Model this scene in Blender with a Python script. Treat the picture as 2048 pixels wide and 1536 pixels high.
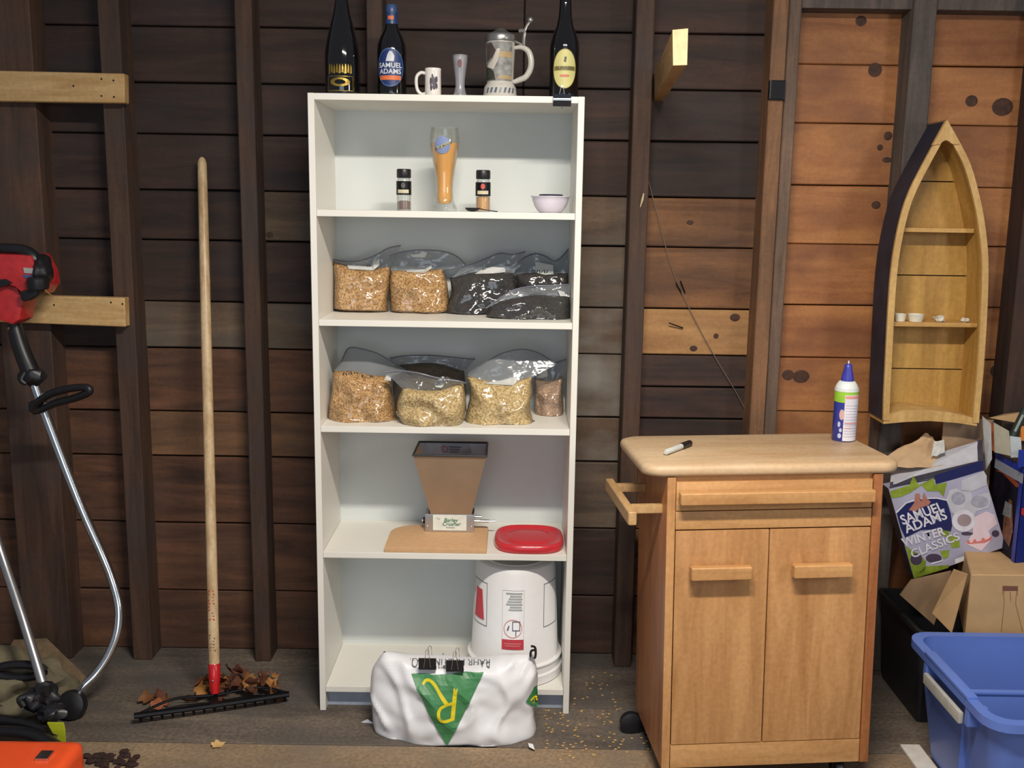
import bpy, bmesh, math, random
from mathutils import Vector, Matrix, noise
R = random.Random(7)
for o in list(bpy.data.objects): bpy.data.objects.remove(o)
SC = bpy.context.scene
COL = SC.collection
PI = math.pi

# ------------------------------------------------------------------ camera
F, PITCH, YAW, ROLL, ZC = 1997.0, 0.1746, 0.0007, 0.0146, 1.520
FW = Vector((-math.sin(YAW)*math.cos(PITCH), math.cos(YAW)*math.cos(PITCH), -math.sin(PITCH)))
_r = Vector((math.cos(YAW), math.sin(YAW), 0)); _u = _r.cross(FW)
RT = _r*math.cos(ROLL) + _u*math.sin(ROLL)
UP = -_r*math.sin(ROLL) + _u*math.cos(ROLL)
CAM = Vector((0, 0, ZC))
cd = bpy.data.cameras.new('camera'); cam = bpy.data.objects.new('camera', cd); COL.objects.link(cam)
cd.sensor_width = 36; cd.lens = F/2048*36; cd.clip_start = 0.05
cam.matrix_world = Matrix(((RT.x, UP.x, -FW.x, CAM.x), (RT.y, UP.y, -FW.y, CAM.y), (RT.z, UP.z, -FW.z, CAM.z), (0, 0, 0, 1)))
SC.camera = cam

# ------------------------------------------------------------------ world, lamps, exposure
W = bpy.data.worlds.new('world'); SC.world = W; W.use_nodes = True
W.node_tree.nodes['Background'].inputs[0].default_value = (0.80, 0.88, 1.0, 1)
W.node_tree.nodes['Background'].inputs[1].default_value = 0.13
def area(name, loc, target, sx, sy, power, col):
    l = bpy.data.lights.new(name, 'AREA'); l.shape = 'RECTANGLE'; l.size = sx; l.size_y = sy; l.energy = power; l.color = col
    o = bpy.data.objects.new(name, l); COL.objects.link(o); o.location = loc
    d = Vector(target)-Vector(loc); o.rotation_euler = d.to_track_quat('-Z', 'Y').to_euler()
    return o
# strip lamp hanging in front of the shelves, its long side along the wall
area('strip_lamp', (0.20, 1.25, 2.50), (0.20, 1.40, 0.0), 0.8, 0.10, 58, (1.0, 0.91, 0.79))
# daylight from the open door behind the photographer, and a small window to the right
area('door_daylight', (-0.3, -1.6, 1.25), (0, 3.0, 1.1), 2.2, 1.6, 19, (0.80, 0.90, 1.0))
area('window_daylight', (2.3, 0.6, 1.75), (0.3, 3.0, 1.0), 0.35, 0.6, 9, (1.0, 0.93, 0.84))
VS = SC.view_settings
VS.view_transform = 'Standard'; VS.look = 'None'; VS.gamma = 1; VS.use_curve_mapping = False; VS.exposure = 0.45

# ------------------------------------------------------------------ pixel rays to places in the room
def ray(px, py): return FW + RT*((px-1024)/F) - UP*((py-768)/F)
def P(px, py, Y):                       # point of a pixel on the plane y = Y
    d = ray(px, py); return CAM + d*((Y)/d.y)
def PZ(px, py, z):                      # point of a pixel on the level z
    d = ray(px, py); return CAM + d*((z-ZC)/d.z)

# ------------------------------------------------------------------ objects
ORG = {}
def thing(name, label, cat, loc=(0, 0, 0), group=None):
    o = bpy.data.objects.new(name, None); o.empty_display_size = 0.05; COL.objects.link(o); o.location = loc
    o['label'] = label; o['category'] = cat
    if group: o['group'] = group
    ORG[o.name] = Vector(loc); return o
def tag(o, label, cat, group=None, kind=None):
    o['label'] = label; o['category'] = cat
    if group: o['group'] = group
    if kind: o['kind'] = kind
    return o
def ob(name, bm, mats, parent=None, smooth=False, loc=None, label=None, kind=None):
    me = bm if isinstance(bm, bpy.types.Mesh) else None
    if me is None:
        me = bpy.data.meshes.new(name); bmesh.ops.recalc_face_normals(bm, faces=bm.faces); bm.to_mesh(me); bm.free()
    if not isinstance(mats, (list, tuple)): mats = [mats]
    me.materials.clear()
    for m in mats: me.materials.append(m)
    o = bpy.data.objects.new(name, me); COL.objects.link(o)
    if parent is not None:
        o.parent = parent; org = ORG[parent.name]
    else:
        if loc is None:
            n = max(1, len(me.vertices)); c = Vector((0, 0, 0)); zm = 1e9
            for v in me.vertices: c += v.co; zm = min(zm, v.co.z)
            c /= n; c.z = zm; loc = c
        org = Vector(loc); o.location = org
    me.transform(Matrix.Translation(-org)); ORG[o.name] = org.copy()
    if smooth:
        if smooth is True: smooth = 40
        for p in me.polygons: p.use_smooth = True
        try: me.set_sharp_from_angle(angle=math.radians(smooth))
        except Exception: pass
    if label: o['label'] = label
    if kind: o['kind'] = kind
    return o

def bevel(bm, w, seg=2, geom=None):
    es = geom or [e for e in bm.edges if len(e.link_faces) == 2 and e.calc_face_angle(0) > 0.5]
    bmesh.ops.bevel(bm, geom=es, offset=w, segments=seg, profile=0.7, affect='EDGES')
def bx(x0, x1, y0, y1, z0, z1, bv=0.0, bm=None, seg=2):
    b = bmesh.new(); bmesh.ops.create_cube(b, size=1)
    bmesh.ops.scale(b, vec=(abs(x1-x0), abs(y1-y0), abs(z1-z0)), verts=b.verts)
    bmesh.ops.translate(b, vec=((x0+x1)/2, (y0+y1)/2, (z0+z1)/2), verts=b.verts)
    if bv: bevel(b, bv, seg)
    return join(bm, b)
def join(bm, b):
    if bm is None: return b
    me = bpy.data.meshes.new('t'); b.to_mesh(me); b.free(); bm.from_mesh(me); bpy.data.meshes.remove(me); return bm
def hexa(c, bm=None, bv=0.0, seg=2):   # eight corners: 4 of one end in order, 4 of the other
    b = bmesh.new(); v = [b.verts.new(p) for p in c]
    for f in ((0, 1, 2, 3), (7, 6, 5, 4), (0, 4, 5, 1), (1, 5, 6, 2), (2, 6, 7, 3), (3, 7, 4, 0)): b.faces.new([v[i] for i in f])
    bmesh.ops.recalc_face_normals(b, faces=b.faces)
    if bv: bevel(b, bv, seg)
    return join(bm, b)
def prism(pts, off, bm=None, bv=0.0):  # closed outline of points pushed along a vector
    b = bmesh.new(); off = Vector(off)
    a = [b.verts.new(p) for p in pts]; c = [b.verts.new(Vector(p)+off) for p in pts]; n = len(pts)
    b.faces.new(a); b.faces.new(list(reversed(c)))
    for i in range(n): b.faces.new((a[i], c[i], c[(i+1) % n], a[(i+1) % n]))
    bmesh.ops.recalc_face_normals(b, faces=b.faces)
    if bv: bevel(b, bv)
    return join(bm, b)
def lathe(prof, c, bm=None, n=40, cap=True):   # prof: (r, z)
    b = bmesh.new(); rings = []
    for r, z in prof:
        if r < 1e-6: rings.append([b.verts.new((c[0], c[1], c[2]+z))])
        else: rings.append([b.verts.new((c[0]+r*math.cos(2*PI*i/n), c[1]+r*math.sin(2*PI*i/n), c[2]+z)) for i in range(n)])
    for A, B in zip(rings, rings[1:]):
        for i in range(n):
            j = (i+1) % n
            if len(A) == 1 and len(B) == 1: continue
            if len(A) == 1: b.faces.new((A[0], B[i], B[j]))
            elif len(B) == 1: b.faces.new((A[i], B[0], A[j]))
            else: b.faces.new((A[i], B[i], B[j], A[j]))
    if cap:
        for G in (rings[0], rings[-1]):
            if len(G) > 1: b.faces.new(G)
    return join(bm, b)
def smooth_path(pts, k=6):
    pts = [Vector(p) for p in pts]; out = []
    for i in range(len(pts)-1):
        p0 = pts[max(0, i-1)]; p1 = pts[i]; p2 = pts[i+1]; p3 = pts[min(len(pts)-1, i+2)]
        for j in range(k):
            t = j/k
            out.append(0.5*((2*p1)+(p2-p0)*t+(2*p0-5*p1+4*p2-p3)*t*t+(3*p1-p0-3*p2+p3)*t**3))
    out.append(pts[-1]); return out
def tube(pts, r, bm=None, n=10, k=1, flat=1.0, cap=True):   # r: number or list
    if k > 1:
        m = len(pts); P2 = smooth_path(pts, k)
        if isinstance(r, (list, tuple)): r = [r[min(m-2, i//k)]*(1-(i % k)/k)+r[min(m-1, i//k+1)]*((i % k)/k) for i in range(len(P2)-1)]+[r[-1]]
        pts = P2
    pts = [Vector(p) for p in pts]; b = bmesh.new(); rings = []; prev = None
    for i, p in enumerate(pts):
        d = (pts[min(i+1, len(pts)-1)]-pts[max(i-1, 0)]).normalized()
        if prev is None:
            a = Vector((0, 0, 1)) if abs(d.z) < 0.9 else Vector((0, 1, 0)); s = d.cross(a).normalized()
        else: s = (prev-d*prev.dot(d)).normalized()
        prev = s; t = d.cross(s); rr = r[i] if isinstance(r, (list, tuple)) else r
        rings.append([b.verts.new(p+s*rr*math.cos(2*PI*j/n)+t*rr*flat*math.sin(2*PI*j/n)) for j in range(n)])
    for A, B in zip(rings, rings[1:]):
        for i in range(n): b.faces.new((A[i], B[i], B[(i+1) % n], A[(i+1) % n]))
    if cap: b.faces.new(rings[0]); b.faces.new(rings[-1])
    bmesh.ops.recalc_face_normals(b, faces=b.faces)
    return join(bm, b)
def ball(c, r, bm=None, sc=(1, 1, 1), lump=0.0, sub=3, seed=0):
    b = bmesh.new(); bmesh.ops.create_icosphere(b, subdivisions=sub, radius=1)
    for v in b.verts:
        q = v.co.copy(); k = 1+lump*noise.noise(q*1.7+Vector((seed, 0, 0)))
        v.co = Vector((q.x*sc[0]*r*k+c[0], q.y*sc[1]*r*k+c[1], q.z*sc[2]*r*k+c[2]))
    return join(bm, b)
def grid(nu, nv, fn, bm=None):
    b = bmesh.new(); g = [[b.verts.new(fn(i/nu, j/nv)) for i in range(nu+1)] for j in range(nv+1)]
    for j in range(nv):
        for i in range(nu): b.faces.new((g[j][i], g[j][i+1], g[j+1][i+1], g[j+1][i]))
    return join(bm, b)
def thick(bm, t):
    bmesh.ops.recalc_face_normals(bm, faces=bm.faces)
    bmesh.ops.solidify(bm, geom=bm.faces[:], thickness=t); return bm
def rot_root(o, ax, deg): o.rotation_euler[ax] = math.radians(deg)

# flat lettering and print: built in (u, v), then laid on a surface by a function
def text_bm(s, size=1.0, align='CENTER', bold=0.0, xs=1.0):
    cu = bpy.data.curves.new('t', 'FONT'); cu.body = s; cu.size = size; cu.align_x = align; cu.align_y = 'CENTER'; cu.offset = bold; cu.resolution_u = 3
    o = bpy.data.objects.new('t', cu); COL.objects.link(o)
    me = bpy.data.meshes.new_from_object(o.evaluated_get(bpy.context.evaluated_depsgraph_get()))
    bpy.data.objects.remove(o); bpy.data.curves.remove(cu)
    b = bmesh.new(); b.from_mesh(me); bpy.data.meshes.remove(me)
    for v in b.verts: v.co.x *= xs
    return b
def poly_bm(pts, bm=None):
    b = bmesh.new(); b.faces.new([b.verts.new((p[0], p[1], 0)) for p in pts]); return join(bm, b)
def ell_bm(cx, cy, rx, ry, bm=None, n=28, inner=None):
    b = bmesh.new()
    A = [b.verts.new((cx+rx*math.cos(2*PI*i/n), cy+ry*math.sin(2*PI*i/n), 0)) for i in range(n)]
    if inner:
        B = [b.verts.new((cx+rx*inner*math.cos(2*PI*i/n), cy+ry*inner*math.sin(2*PI*i/n), 0)) for i in range(n)]
        for i in range(n): b.faces.new((A[i], A[(i+1) % n], B[(i+1) % n], B[i]))
    else: b.faces.new(A)
    return join(bm, b)
def rect_bm(x0, x1, y0, y1, bm=None): return poly_bm([(x0, y0), (x1, y0), (x1, y1), (x0, y1)], bm)
def frame_bm(x0, x1, y0, y1, w, bm=None):
    for a in ((x0, x1, y0, y0+w), (x0, x1, y1-w, y1), (x0, x0+w, y0, y1), (x1-w, x1, y0, y1)): bm = rect_bm(*a, bm)
    return bm
def cut(b, step):
    xs = [v.co.x for v in b.verts]; ys = [v.co.y for v in b.verts]
    for a, lo, hi in ((0, min(xs), max(xs)), (1, min(ys), max(ys))):
        k = lo+step
        while k < hi:
            co = (k, 0, 0) if a == 0 else (0, k, 0); no = (1, 0, 0) if a == 0 else (0, 1, 0)
            bmesh.ops.bisect_plane(b, geom=b.verts[:]+b.edges[:]+b.faces[:], plane_co=co, plane_no=no); k += step
    return b
def lay(name, b, mat, parent, fn, step=None, label=None, layer=0):
    if step: cut(b, step)
    for v in b.verts: v.co = fn(v.co.x, v.co.y, 0.0009+0.0006*layer)
    me = bpy.data.meshes.new(name); b.to_mesh(me); b.free()
    return ob(name, me, mat, parent, label=label)
def plane_fn(o, u, v):
    o = Vector(o); u = Vector(u); v = Vector(v); n = u.cross(v).normalized()
    if n.dot(CAM-o) < 0: n = -n
    return lambda a, b, h: o+u*a+v*b+n*h
def cyl_fn(c, rad, ang0=-PI/2):        # u metres round the can (u > 0 to the viewer's right), v = height
    def f(u, v, h):
        r = rad(v) if callable(rad) else rad
        a = ang0+u/r; return Vector((c[0]+(r+h)*math.cos(a), c[1]+(r+h)*math.sin(a), c[2]+v))
    return f

# ------------------------------------------------------------------ materials
MATS = {}
def newmat(name):
    m = bpy.data.materials.new(name); m.use_nodes = True; nt = m.node_tree; return m, nt, nt.nodes['Principled BSDF']
def lin(c): return tuple(((x/12.92) if x <= 0.04045 else ((x+0.055)/1.055)**2.4) for x in c)
def C(r, g, b): return lin((r/255, g/255, b/255))+(1,)
def nd(nt, t, **kw):
    n = nt.nodes.new(t)
    for k, v in kw.items():
        if k.startswith('_'): n.inputs[k[1:].replace('_', ' ')].default_value = v
        else: setattr(n, k, v)
    return n
def coords(nt, scale=(1, 1, 1), rnd=True):
    tc = nd(nt, 'ShaderNodeTexCoord'); mp = nd(nt, 'ShaderNodeMapping'); mp.inputs['Scale'].default_value = scale
    if rnd:
        oi = nd(nt, 'ShaderNodeObjectInfo'); ad = nd(nt, 'ShaderNodeVectorMath', operation='ADD'); mu = nd(nt, 'ShaderNodeMath', operation='MULTIPLY'); mu.inputs[1].default_value = 37.0
        nt.links.new(oi.outputs['Random'], mu.inputs[0]); nt.links.new(tc.outputs['Object'], ad.inputs[0]); nt.links.new(mu.outputs[0], ad.inputs[1]); nt.links.new(ad.outputs[0], mp.inputs[0])
    else: nt.links.new(tc.outputs['Object'], mp.inputs[0])
    return mp.outputs[0]
def ramp(nt, fac, stops):
    r = nd(nt, 'ShaderNodeValToRGB'); el = r.color_ramp.elements
    while len(el) < len(stops): el.new(0.5)
    for e, (p, c) in zip(el, stops): e.position = p; e.color = c
    nt.links.new(fac, r.inputs[0]); return r.outputs[0]
def mixc(nt, fac, a, b, mode='MIX'):
    m = nd(nt, 'ShaderNodeMix', data_type='RGBA', blend_type=mode)
    for s, v in ((m.inputs[0], fac), (m.inputs[6], a), (m.inputs[7], b)):
        if isinstance(v, (int, float)): s.default_value = v
        elif isinstance(v, tuple): s.default_value = v
        else: nt.links.new(v, s)
    return m.outputs[2]
def bump(nt, bsdf, h, st, dist=0.002, sock='Normal'):
    b = nd(nt, 'ShaderNodeBump'); b.inputs['Strength'].default_value = st; b.inputs['Distance'].default_value = dist
    nt.links.new(h, b.inputs['Height']); nt.links.new(b.outputs[0], bsdf.inputs[sock]); return b
def plain(name, c, rough=0.5, metal=0.0, var=0.06, sc=40, bmp=0.05, coat=0.0, spec=0.5, trans=0.0, alpha=1.0):
    if name in MATS: return MATS[name]
    m, nt, b = newmat(name); v = coords(nt)
    n = nd(nt, 'ShaderNodeTexNoise'); n.inputs['Scale'].default_value = sc; n.inputs['Detail'].default_value = 4; nt.links.new(v, n.inputs[0])
    lo = tuple(x*(1-var*2) for x in c[:3])+(1,); hi = tuple(min(1, x*(1+var)) for x in c[:3])+(1,)
    nt.links.new(ramp(nt, n.outputs[0], [(0.3, lo), (0.7, hi)]), b.inputs['Base Color'])
    b.inputs['Roughness'].default_value = rough; b.inputs['Metallic'].default_value = metal
    b.inputs['Coat Weight'].default_value = coat; b.inputs['Specular IOR Level'].default_value = spec
    b.inputs['Transmission Weight'].default_value = trans; b.inputs['Alpha'].default_value = alpha
    if bmp: bump(nt, b, n.outputs[0], bmp)
    MATS[name] = m; return m
def wood(name, dark, light, axis='x', sc=3.0, stretch=9, rough=0.6, var=0.35, grime=0.0, grimec=C(50, 48, 46), bmp=0.25, coat=0.0, gsc=2.2, fine=0.16):
    if name in MATS: return MATS[name]
    m, nt, b = newmat(name)
    s = [sc*stretch]*3; s['xyz'.index(axis)] = sc
    v = coords(nt, tuple(s))
    n = nd(nt, 'ShaderNodeTexNoise'); n.inputs['Scale'].default_value = 1.0; n.inputs['Detail'].default_value = 7; n.inputs['Roughness'].default_value = 0.62; n.inputs['Distortion'].default_value = 0.6
    nt.links.new(v, n.inputs[0])
    mid = tuple((a+c)/2 for a, c in zip(dark, light))
    col = ramp(nt, n.outputs[0], [(0.32, dark), (0.5, mid), (0.68, light)])
    oi = nd(nt, 'ShaderNodeObjectInfo'); hs = nd(nt, 'ShaderNodeHueSaturation')
    mr = nd(nt, 'ShaderNodeMapRange'); mr.inputs['To Min'].default_value = 1-var; mr.inputs['To Max'].default_value = 1+var*0.7
    nt.links.new(oi.outputs['Random'], mr.inputs[0]); nt.links.new(mr.outputs[0], hs.inputs['Value']); nt.links.new(col, hs.inputs['Color'])
    col = hs.outputs[0]
    v3 = coords(nt, (1, 1, 1)); n3 = nd(nt, 'ShaderNodeTexNoise'); n3.inputs['Scale'].default_value = 85.0; n3.inputs['Detail'].default_value = 3; nt.links.new(v3, n3.inputs[0])
    fs = fine
    col = mixc(nt, 1.0, col, ramp(nt, n3.outputs[0], [(0.3, (1-fs, 1-fs, 1-fs, 1)), (0.7, (1, 1, 1, 1))]), 'MULTIPLY')
    if grime:
        v2 = coords(nt, (gsc, gsc, gsc*1.8))
        g = nd(nt, 'ShaderNodeTexNoise'); g.inputs['Scale'].default_value = 1.6; g.inputs['Detail'].default_value = 6; nt.links.new(v2, g.inputs[0])
        f = nd(nt, 'ShaderNodeMapRange'); f.inputs['From Min'].default_value = 0.42; f.inputs['From Max'].default_value = 0.66; f.inputs['To Max'].default_value = grime
        nt.links.new(g.outputs[0], f.inputs[0]); col = mixc(nt, f.outputs[0], col, grimec)
    nt.links.new(col, b.inputs['Base Color']); b.inputs['Roughness'].default_value = rough; b.inputs['Coat Weight'].default_value = coat
    b.inputs['Coat Roughness'].default_value = 0.3
    bump(nt, b, n.outputs[0], bmp); MATS[name] = m; return m
def glass(name, c=(1, 1, 1, 1), rough=0.02, refl=0.12, dens=0.15):   # thin clear film or glass wall: see-through with a sheen
    if name in MATS: return MATS[name]
    m = bpy.data.materials.new(name); m.use_nodes = True; nt = m.node_tree; nt.nodes.clear()
    out = nd(nt, 'ShaderNodeOutputMaterial'); tr = nd(nt, 'ShaderNodeBsdfTransparent'); gl = nd(nt, 'ShaderNodeBsdfGlossy'); mx = nd(nt, 'ShaderNodeMixShader')
    df = nd(nt, 'ShaderNodeBsdfDiffuse'); df.inputs[0].default_value = c; m2 = nd(nt, 'ShaderNodeMixShader'); m2.inputs[0].default_value = dens
    tr.inputs[0].default_value = c; gl.inputs['Roughness'].default_value = rough
    lw = nd(nt, 'ShaderNodeLayerWeight'); lw.inputs[0].default_value = 0.25
    mr = nd(nt, 'ShaderNodeMapRange'); mr.inputs['To Min'].default_value = refl*0.4; mr.inputs['To Max'].default_value = min(1, refl*3)
    nt.links.new(lw.outputs['Fresnel'], mr.inputs[0]); nt.links.new(mr.outputs[0], mx.inputs[0])
    nt.links.new(tr.outputs[0], m2.inputs[1]); nt.links.new(df.outputs[0], m2.inputs[2])
    nt.links.new(m2.outputs[0], mx.inputs[1]); nt.links.new(gl.outputs[0], mx.inputs[2]); nt.links.new(mx.outputs[0], out.inputs[0])
    v = coords(nt); n = nd(nt, 'ShaderNodeTexNoise'); n.inputs['Scale'].default_value = 28; n.inputs['Detail'].default_value = 2; nt.links.new(v, n.inputs[0])
    bp = nd(nt, 'ShaderNodeBump'); bp.inputs['Strength'].default_value = 0.0 if 'film' not in name else 0.55; bp.inputs['Distance'].default_value = 0.01
    nt.links.new(n.outputs[0], bp.inputs['Height']); nt.links.new(bp.outputs[0], gl.inputs['Normal'])
    MATS[name] = m; return m
def speckle(name, c1, c2, c3, sc=420, rough=0.7):
    if name in MATS: return MATS[name]
    m, nt, b = newmat(name); v = coords(nt)
    vo = nd(nt, 'ShaderNodeTexVoronoi'); vo.inputs['Scale'].default_value = sc; nt.links.new(v, vo.inputs[0])
    n = nd(nt, 'ShaderNodeTexNoise'); n.inputs['Scale'].default_value = 14; n.inputs['Detail'].default_value = 3; nt.links.new(v, n.inputs[0])
    bw = nd(nt, 'ShaderNodeSeparateColor'); nt.links.new(vo.outputs['Color'], bw.inputs[0])
    col = ramp(nt, bw.outputs[0], [(0.1, c1), (0.5, c2), (0.9, c3)])
    col = mixc(nt, n.outputs[0], col, mixc(nt, 0.45, col, c1), 'MIX')
    nt.links.new(col, b.inputs['Base Color']); b.inputs['Roughness'].default_value = rough
    bump(nt, b, vo.outputs['Distance'], 0.9, 0.003); MATS[name] = m; return m
# ---- colours shared by many things
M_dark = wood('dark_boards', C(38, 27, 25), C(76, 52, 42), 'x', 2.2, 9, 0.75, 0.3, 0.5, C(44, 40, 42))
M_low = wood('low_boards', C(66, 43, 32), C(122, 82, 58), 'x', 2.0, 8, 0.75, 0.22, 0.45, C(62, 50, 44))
M_mid = wood('mid_boards', C(96, 60, 34), C(158, 108, 66), 'x', 2.2, 9, 0.7, 0.25, 0.5, C(72, 52, 42))
M_tan = wood('tan_boards', C(140, 98, 58), C(182, 138, 88), 'x', 2.0, 8, 0.7, 0.1, 0.25, C(104, 78, 56))
M_orange = wood('orange_boards', C(142, 84, 46), C(192, 132, 78), 'x', 1.3, 8, 0.6, 0.12, 0.65, C(104, 60, 40))
M_paint = wood('painted_boards', C(74, 58, 46), C(104, 82, 64), 'x', 1.6, 6, 0.75, 0.15, 0.8, C(134, 132, 126), gsc=2.0)
M_stud = wood('stud_wood', C(58, 40, 32), C(92, 66, 50), 'z', 2.2, 12, 0.75, 0.18, 0.5, C(56, 50, 50))
M_studgrey = wood('grey_stud_wood', C(66, 60, 58), C(104, 92, 84), 'z', 2.2, 12, 0.8, 0.18, 0.3, C(60, 58, 60))
M_lowmid = wood('low_mid_boards', C(86, 60, 42), C(140, 102, 70), 'x', 2.0, 8, 0.75, 0.1, 0.4, C(62, 50, 44))
M_dull = wood('dull_boards', C(70, 57, 48), C(118, 96, 76), 'x', 1.8, 8, 0.75, 0.15, 0.6, C(92, 88, 82), gsc=2.4)
M_post = wood('post_wood', C(104, 72, 48), C(152, 110, 76), 'z', 2.2, 12, 0.75, 0.05, 0.4, C(78, 64, 54))
M_postgrey = wood('post_wood_grey', C(88, 68, 54), C(134, 108, 90), 'z', 2.2, 14, 0.75, 0.05, 0.4, C(84, 74, 68))
M_darkstud = wood('dark_stud', C(44, 30, 26), C(74, 50, 40), 'z', 2.2, 12, 0.8, 0.1, 0.3, C(36, 32, 34))
M_pine = wood('pale_pine', C(178, 142, 88), C(222, 188, 134), 'x', 3, 10, 0.6, 0.05, 0.25, C(168, 120, 70))
M_pinez = wood('pale_pine_end', C(214, 172, 128), C(238, 200, 158), 'z', 6, 3, 0.7, 0.05)
M_knot = plain('knot_wood', C(74, 46, 32), 0.7, var=.25, sc=60)
M_black = plain('black_plastic', C(26, 26, 30), 0.4)
M_blackm = plain('black_metal', C(30, 30, 34), 0.35, 0.6)
M_chrome = plain('chrome', C(220, 222, 225), 0.18, 1.0, 0.02)
M_alu = plain('brushed_aluminium', C(188, 188, 190), 0.32, 0.9, 0.04)
M_white = plain('white_laminate', C(226, 224, 217), 0.42, 0, 0.012, 6, 0.02)
M_whitein = plain('white_back_board', C(208, 214, 214), 0.6, 0, 0.012, 6, 0.02)
M_void = plain('dark_gap', C(18, 15, 14), 0.95)

YB, YS = 3.245, 3.153            # face of the boards, face of the studs
# ------------------------------------------------------------------ floor
fl = ob('floor', bx(-3.2, 3.4, -2.2, 3.36, -0.30, -0.022), M_void, loc=(0, 0, -0.3)); fl['kind'] = 'structure'
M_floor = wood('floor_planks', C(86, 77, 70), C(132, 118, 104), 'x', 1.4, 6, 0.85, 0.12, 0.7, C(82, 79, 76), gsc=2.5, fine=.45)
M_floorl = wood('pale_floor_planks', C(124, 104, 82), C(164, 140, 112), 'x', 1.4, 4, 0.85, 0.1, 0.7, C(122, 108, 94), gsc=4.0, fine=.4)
ys = [3.33, 3.10, 2.865, 2.625]
yfront = PZ(900, 1493, 0).y
ys = [3.345, 3.345-(3.345-yfront)/3, 3.345-(3.345-yfront)*2/3, yfront]
k = yfront
while k > -2.0: k -= 0.235; ys.append(k)
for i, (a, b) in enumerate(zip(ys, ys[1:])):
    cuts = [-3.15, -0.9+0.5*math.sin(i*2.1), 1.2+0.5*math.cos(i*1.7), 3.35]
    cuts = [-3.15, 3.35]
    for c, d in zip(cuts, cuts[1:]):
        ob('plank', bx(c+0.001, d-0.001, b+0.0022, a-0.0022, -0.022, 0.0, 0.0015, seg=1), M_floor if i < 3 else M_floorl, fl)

# ------------------------------------------------------------------ the board wall
wall = ob('wall_back', bx(-3.2, 3.4, 3.285, 3.36, -0.02, 2.75), M_void, loc=(0, 3.3, 0)); wall['kind'] = 'structure'
def zrow(px, y): return P(px, y, YB).z
rowsL = [-330, -210, -75, 52, 165, 268, 380, 480, 603, 696, 823, 912, 1045, 1180, 1312]
rowsR = [-330, -210, -90, 22, 130, 248, 372, 490, 612, 717, 825, 940, 1060, 1180, 1315]
sx = lambda a, b, y: ((P(a, y, YS).x), (P(b, y, YS).x))
STUDS = [(-14, 88, 465), (232, 272, 700), (490, 523, 700), (733, 765, 90), (1253, 1289, 600), (1524, 1554, 425), (1556, 1580, 425), (1822, 1868, 100), (2030, 2110, 600)]
xs = [sx(*s) for s in STUDS]
mids = [(-3.15)]+[(a+b)/2 for a, b in (xs[0], xs[1], xs[2], xs[3])]+[0.02, (xs[4][0]+xs[4][1])/2, (xs[5][0]+xs[6][1])/2]
midsR = [mids[-1], (xs[7][0]+xs[7][1])/2, xs[8][0]+0.05, 3.3]
def board(x0, x1, z0, z1, m, knots=()):
    dy = R.uniform(0, 0.007); t = R.uniform(-0.0015, 0.0015)
    b = bmesh.new()
    c = [(x0, YB+dy, z0), (x1, YB+dy, z0+t), (x1, YB+dy, z1), (x0, YB+dy, z1+t)]
    g = hexa([Vector(p) for p in c]+[Vector(p)+Vector((0, 0.03, 0)) for p in c], bv=0.003, seg=1)
    o = ob('board', g, m, wall)
    for px, py, rw, rh in knots:
        q = P(px, py, YB+dy)
        kb = lathe([(0, 0.0012), (rw*0.8, 0.0012), (rw, 0)], (0, 0, 0), n=14)
        for v in kb.verts: v.co = Vector((q.x+v.co.x, YB+dy-v.co.z*0.6, q.z+v.co.y*rh/rw))
        ko = ob('knot', kb, M_knot, wall)
        ko.parent = o; ORG[ko.name] = ORG[wall.name]
    # give each board its own origin so the grain differs
    me = o.data; cx = Vector(((x0+x1)/2, YB, (z0+z1)/2))-ORG[wall.name]
    me.transform(Matrix.Translation(-cx)); o.location = cx
    for ch in o.children: ch.data.transform(Matrix.Translation(-cx))
    return o
KN = {}
def addk(px, py, rw, rh): KN[(px, py)] = (px, py, rw, rh)
for k_ in [(1722, 42, .018, .016), (1750, 140, .022, .022), (1776, 272, .014, .014), (1774, 320, .016, .009), (1943, 202, .020, .018), (2005, 214, .034, .028), (1752, 410, .015, .013), (1671, 490, .010, .007),
           (1576, 750, .020, .018), (1602, 753, .028, .022), (1995, 742, .025, .022), (1470, 635, .017, .013), (1432, 672, .009, .009), (1387, 697, .013, .010), (1380, 445, .012, .008), (1760, 295, .010, .010), (1984, 490, .02, .015), (540, 470, .012, .01)]: addk(*k_)
def knots_in(x0, x1, z0, z1):
    o = []
    for px, py, a, b in KN.values():
        q = P(px, py, YB)
        if x0 < q.x < x1 and z0+0.6*b < q.z < z1-0.6*b: o.append((px, py, a, b))
    return o
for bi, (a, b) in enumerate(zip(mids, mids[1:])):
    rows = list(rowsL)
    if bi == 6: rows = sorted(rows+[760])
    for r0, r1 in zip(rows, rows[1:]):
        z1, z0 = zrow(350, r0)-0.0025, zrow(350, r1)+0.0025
        m = M_dark if r1 < 700 else M_low  # upper rows darker, lower lighter: light falloff put into the board colour
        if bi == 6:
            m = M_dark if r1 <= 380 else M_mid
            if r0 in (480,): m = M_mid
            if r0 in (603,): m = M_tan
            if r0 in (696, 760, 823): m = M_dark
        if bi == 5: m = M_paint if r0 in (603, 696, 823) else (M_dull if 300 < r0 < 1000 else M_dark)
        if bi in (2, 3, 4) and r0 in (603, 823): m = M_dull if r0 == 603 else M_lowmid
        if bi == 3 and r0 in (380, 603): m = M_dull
        board(a+0.001, b-0.001, max(z0, 0.002), z1, m, knots_in(a, b, z0, z1))
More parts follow.
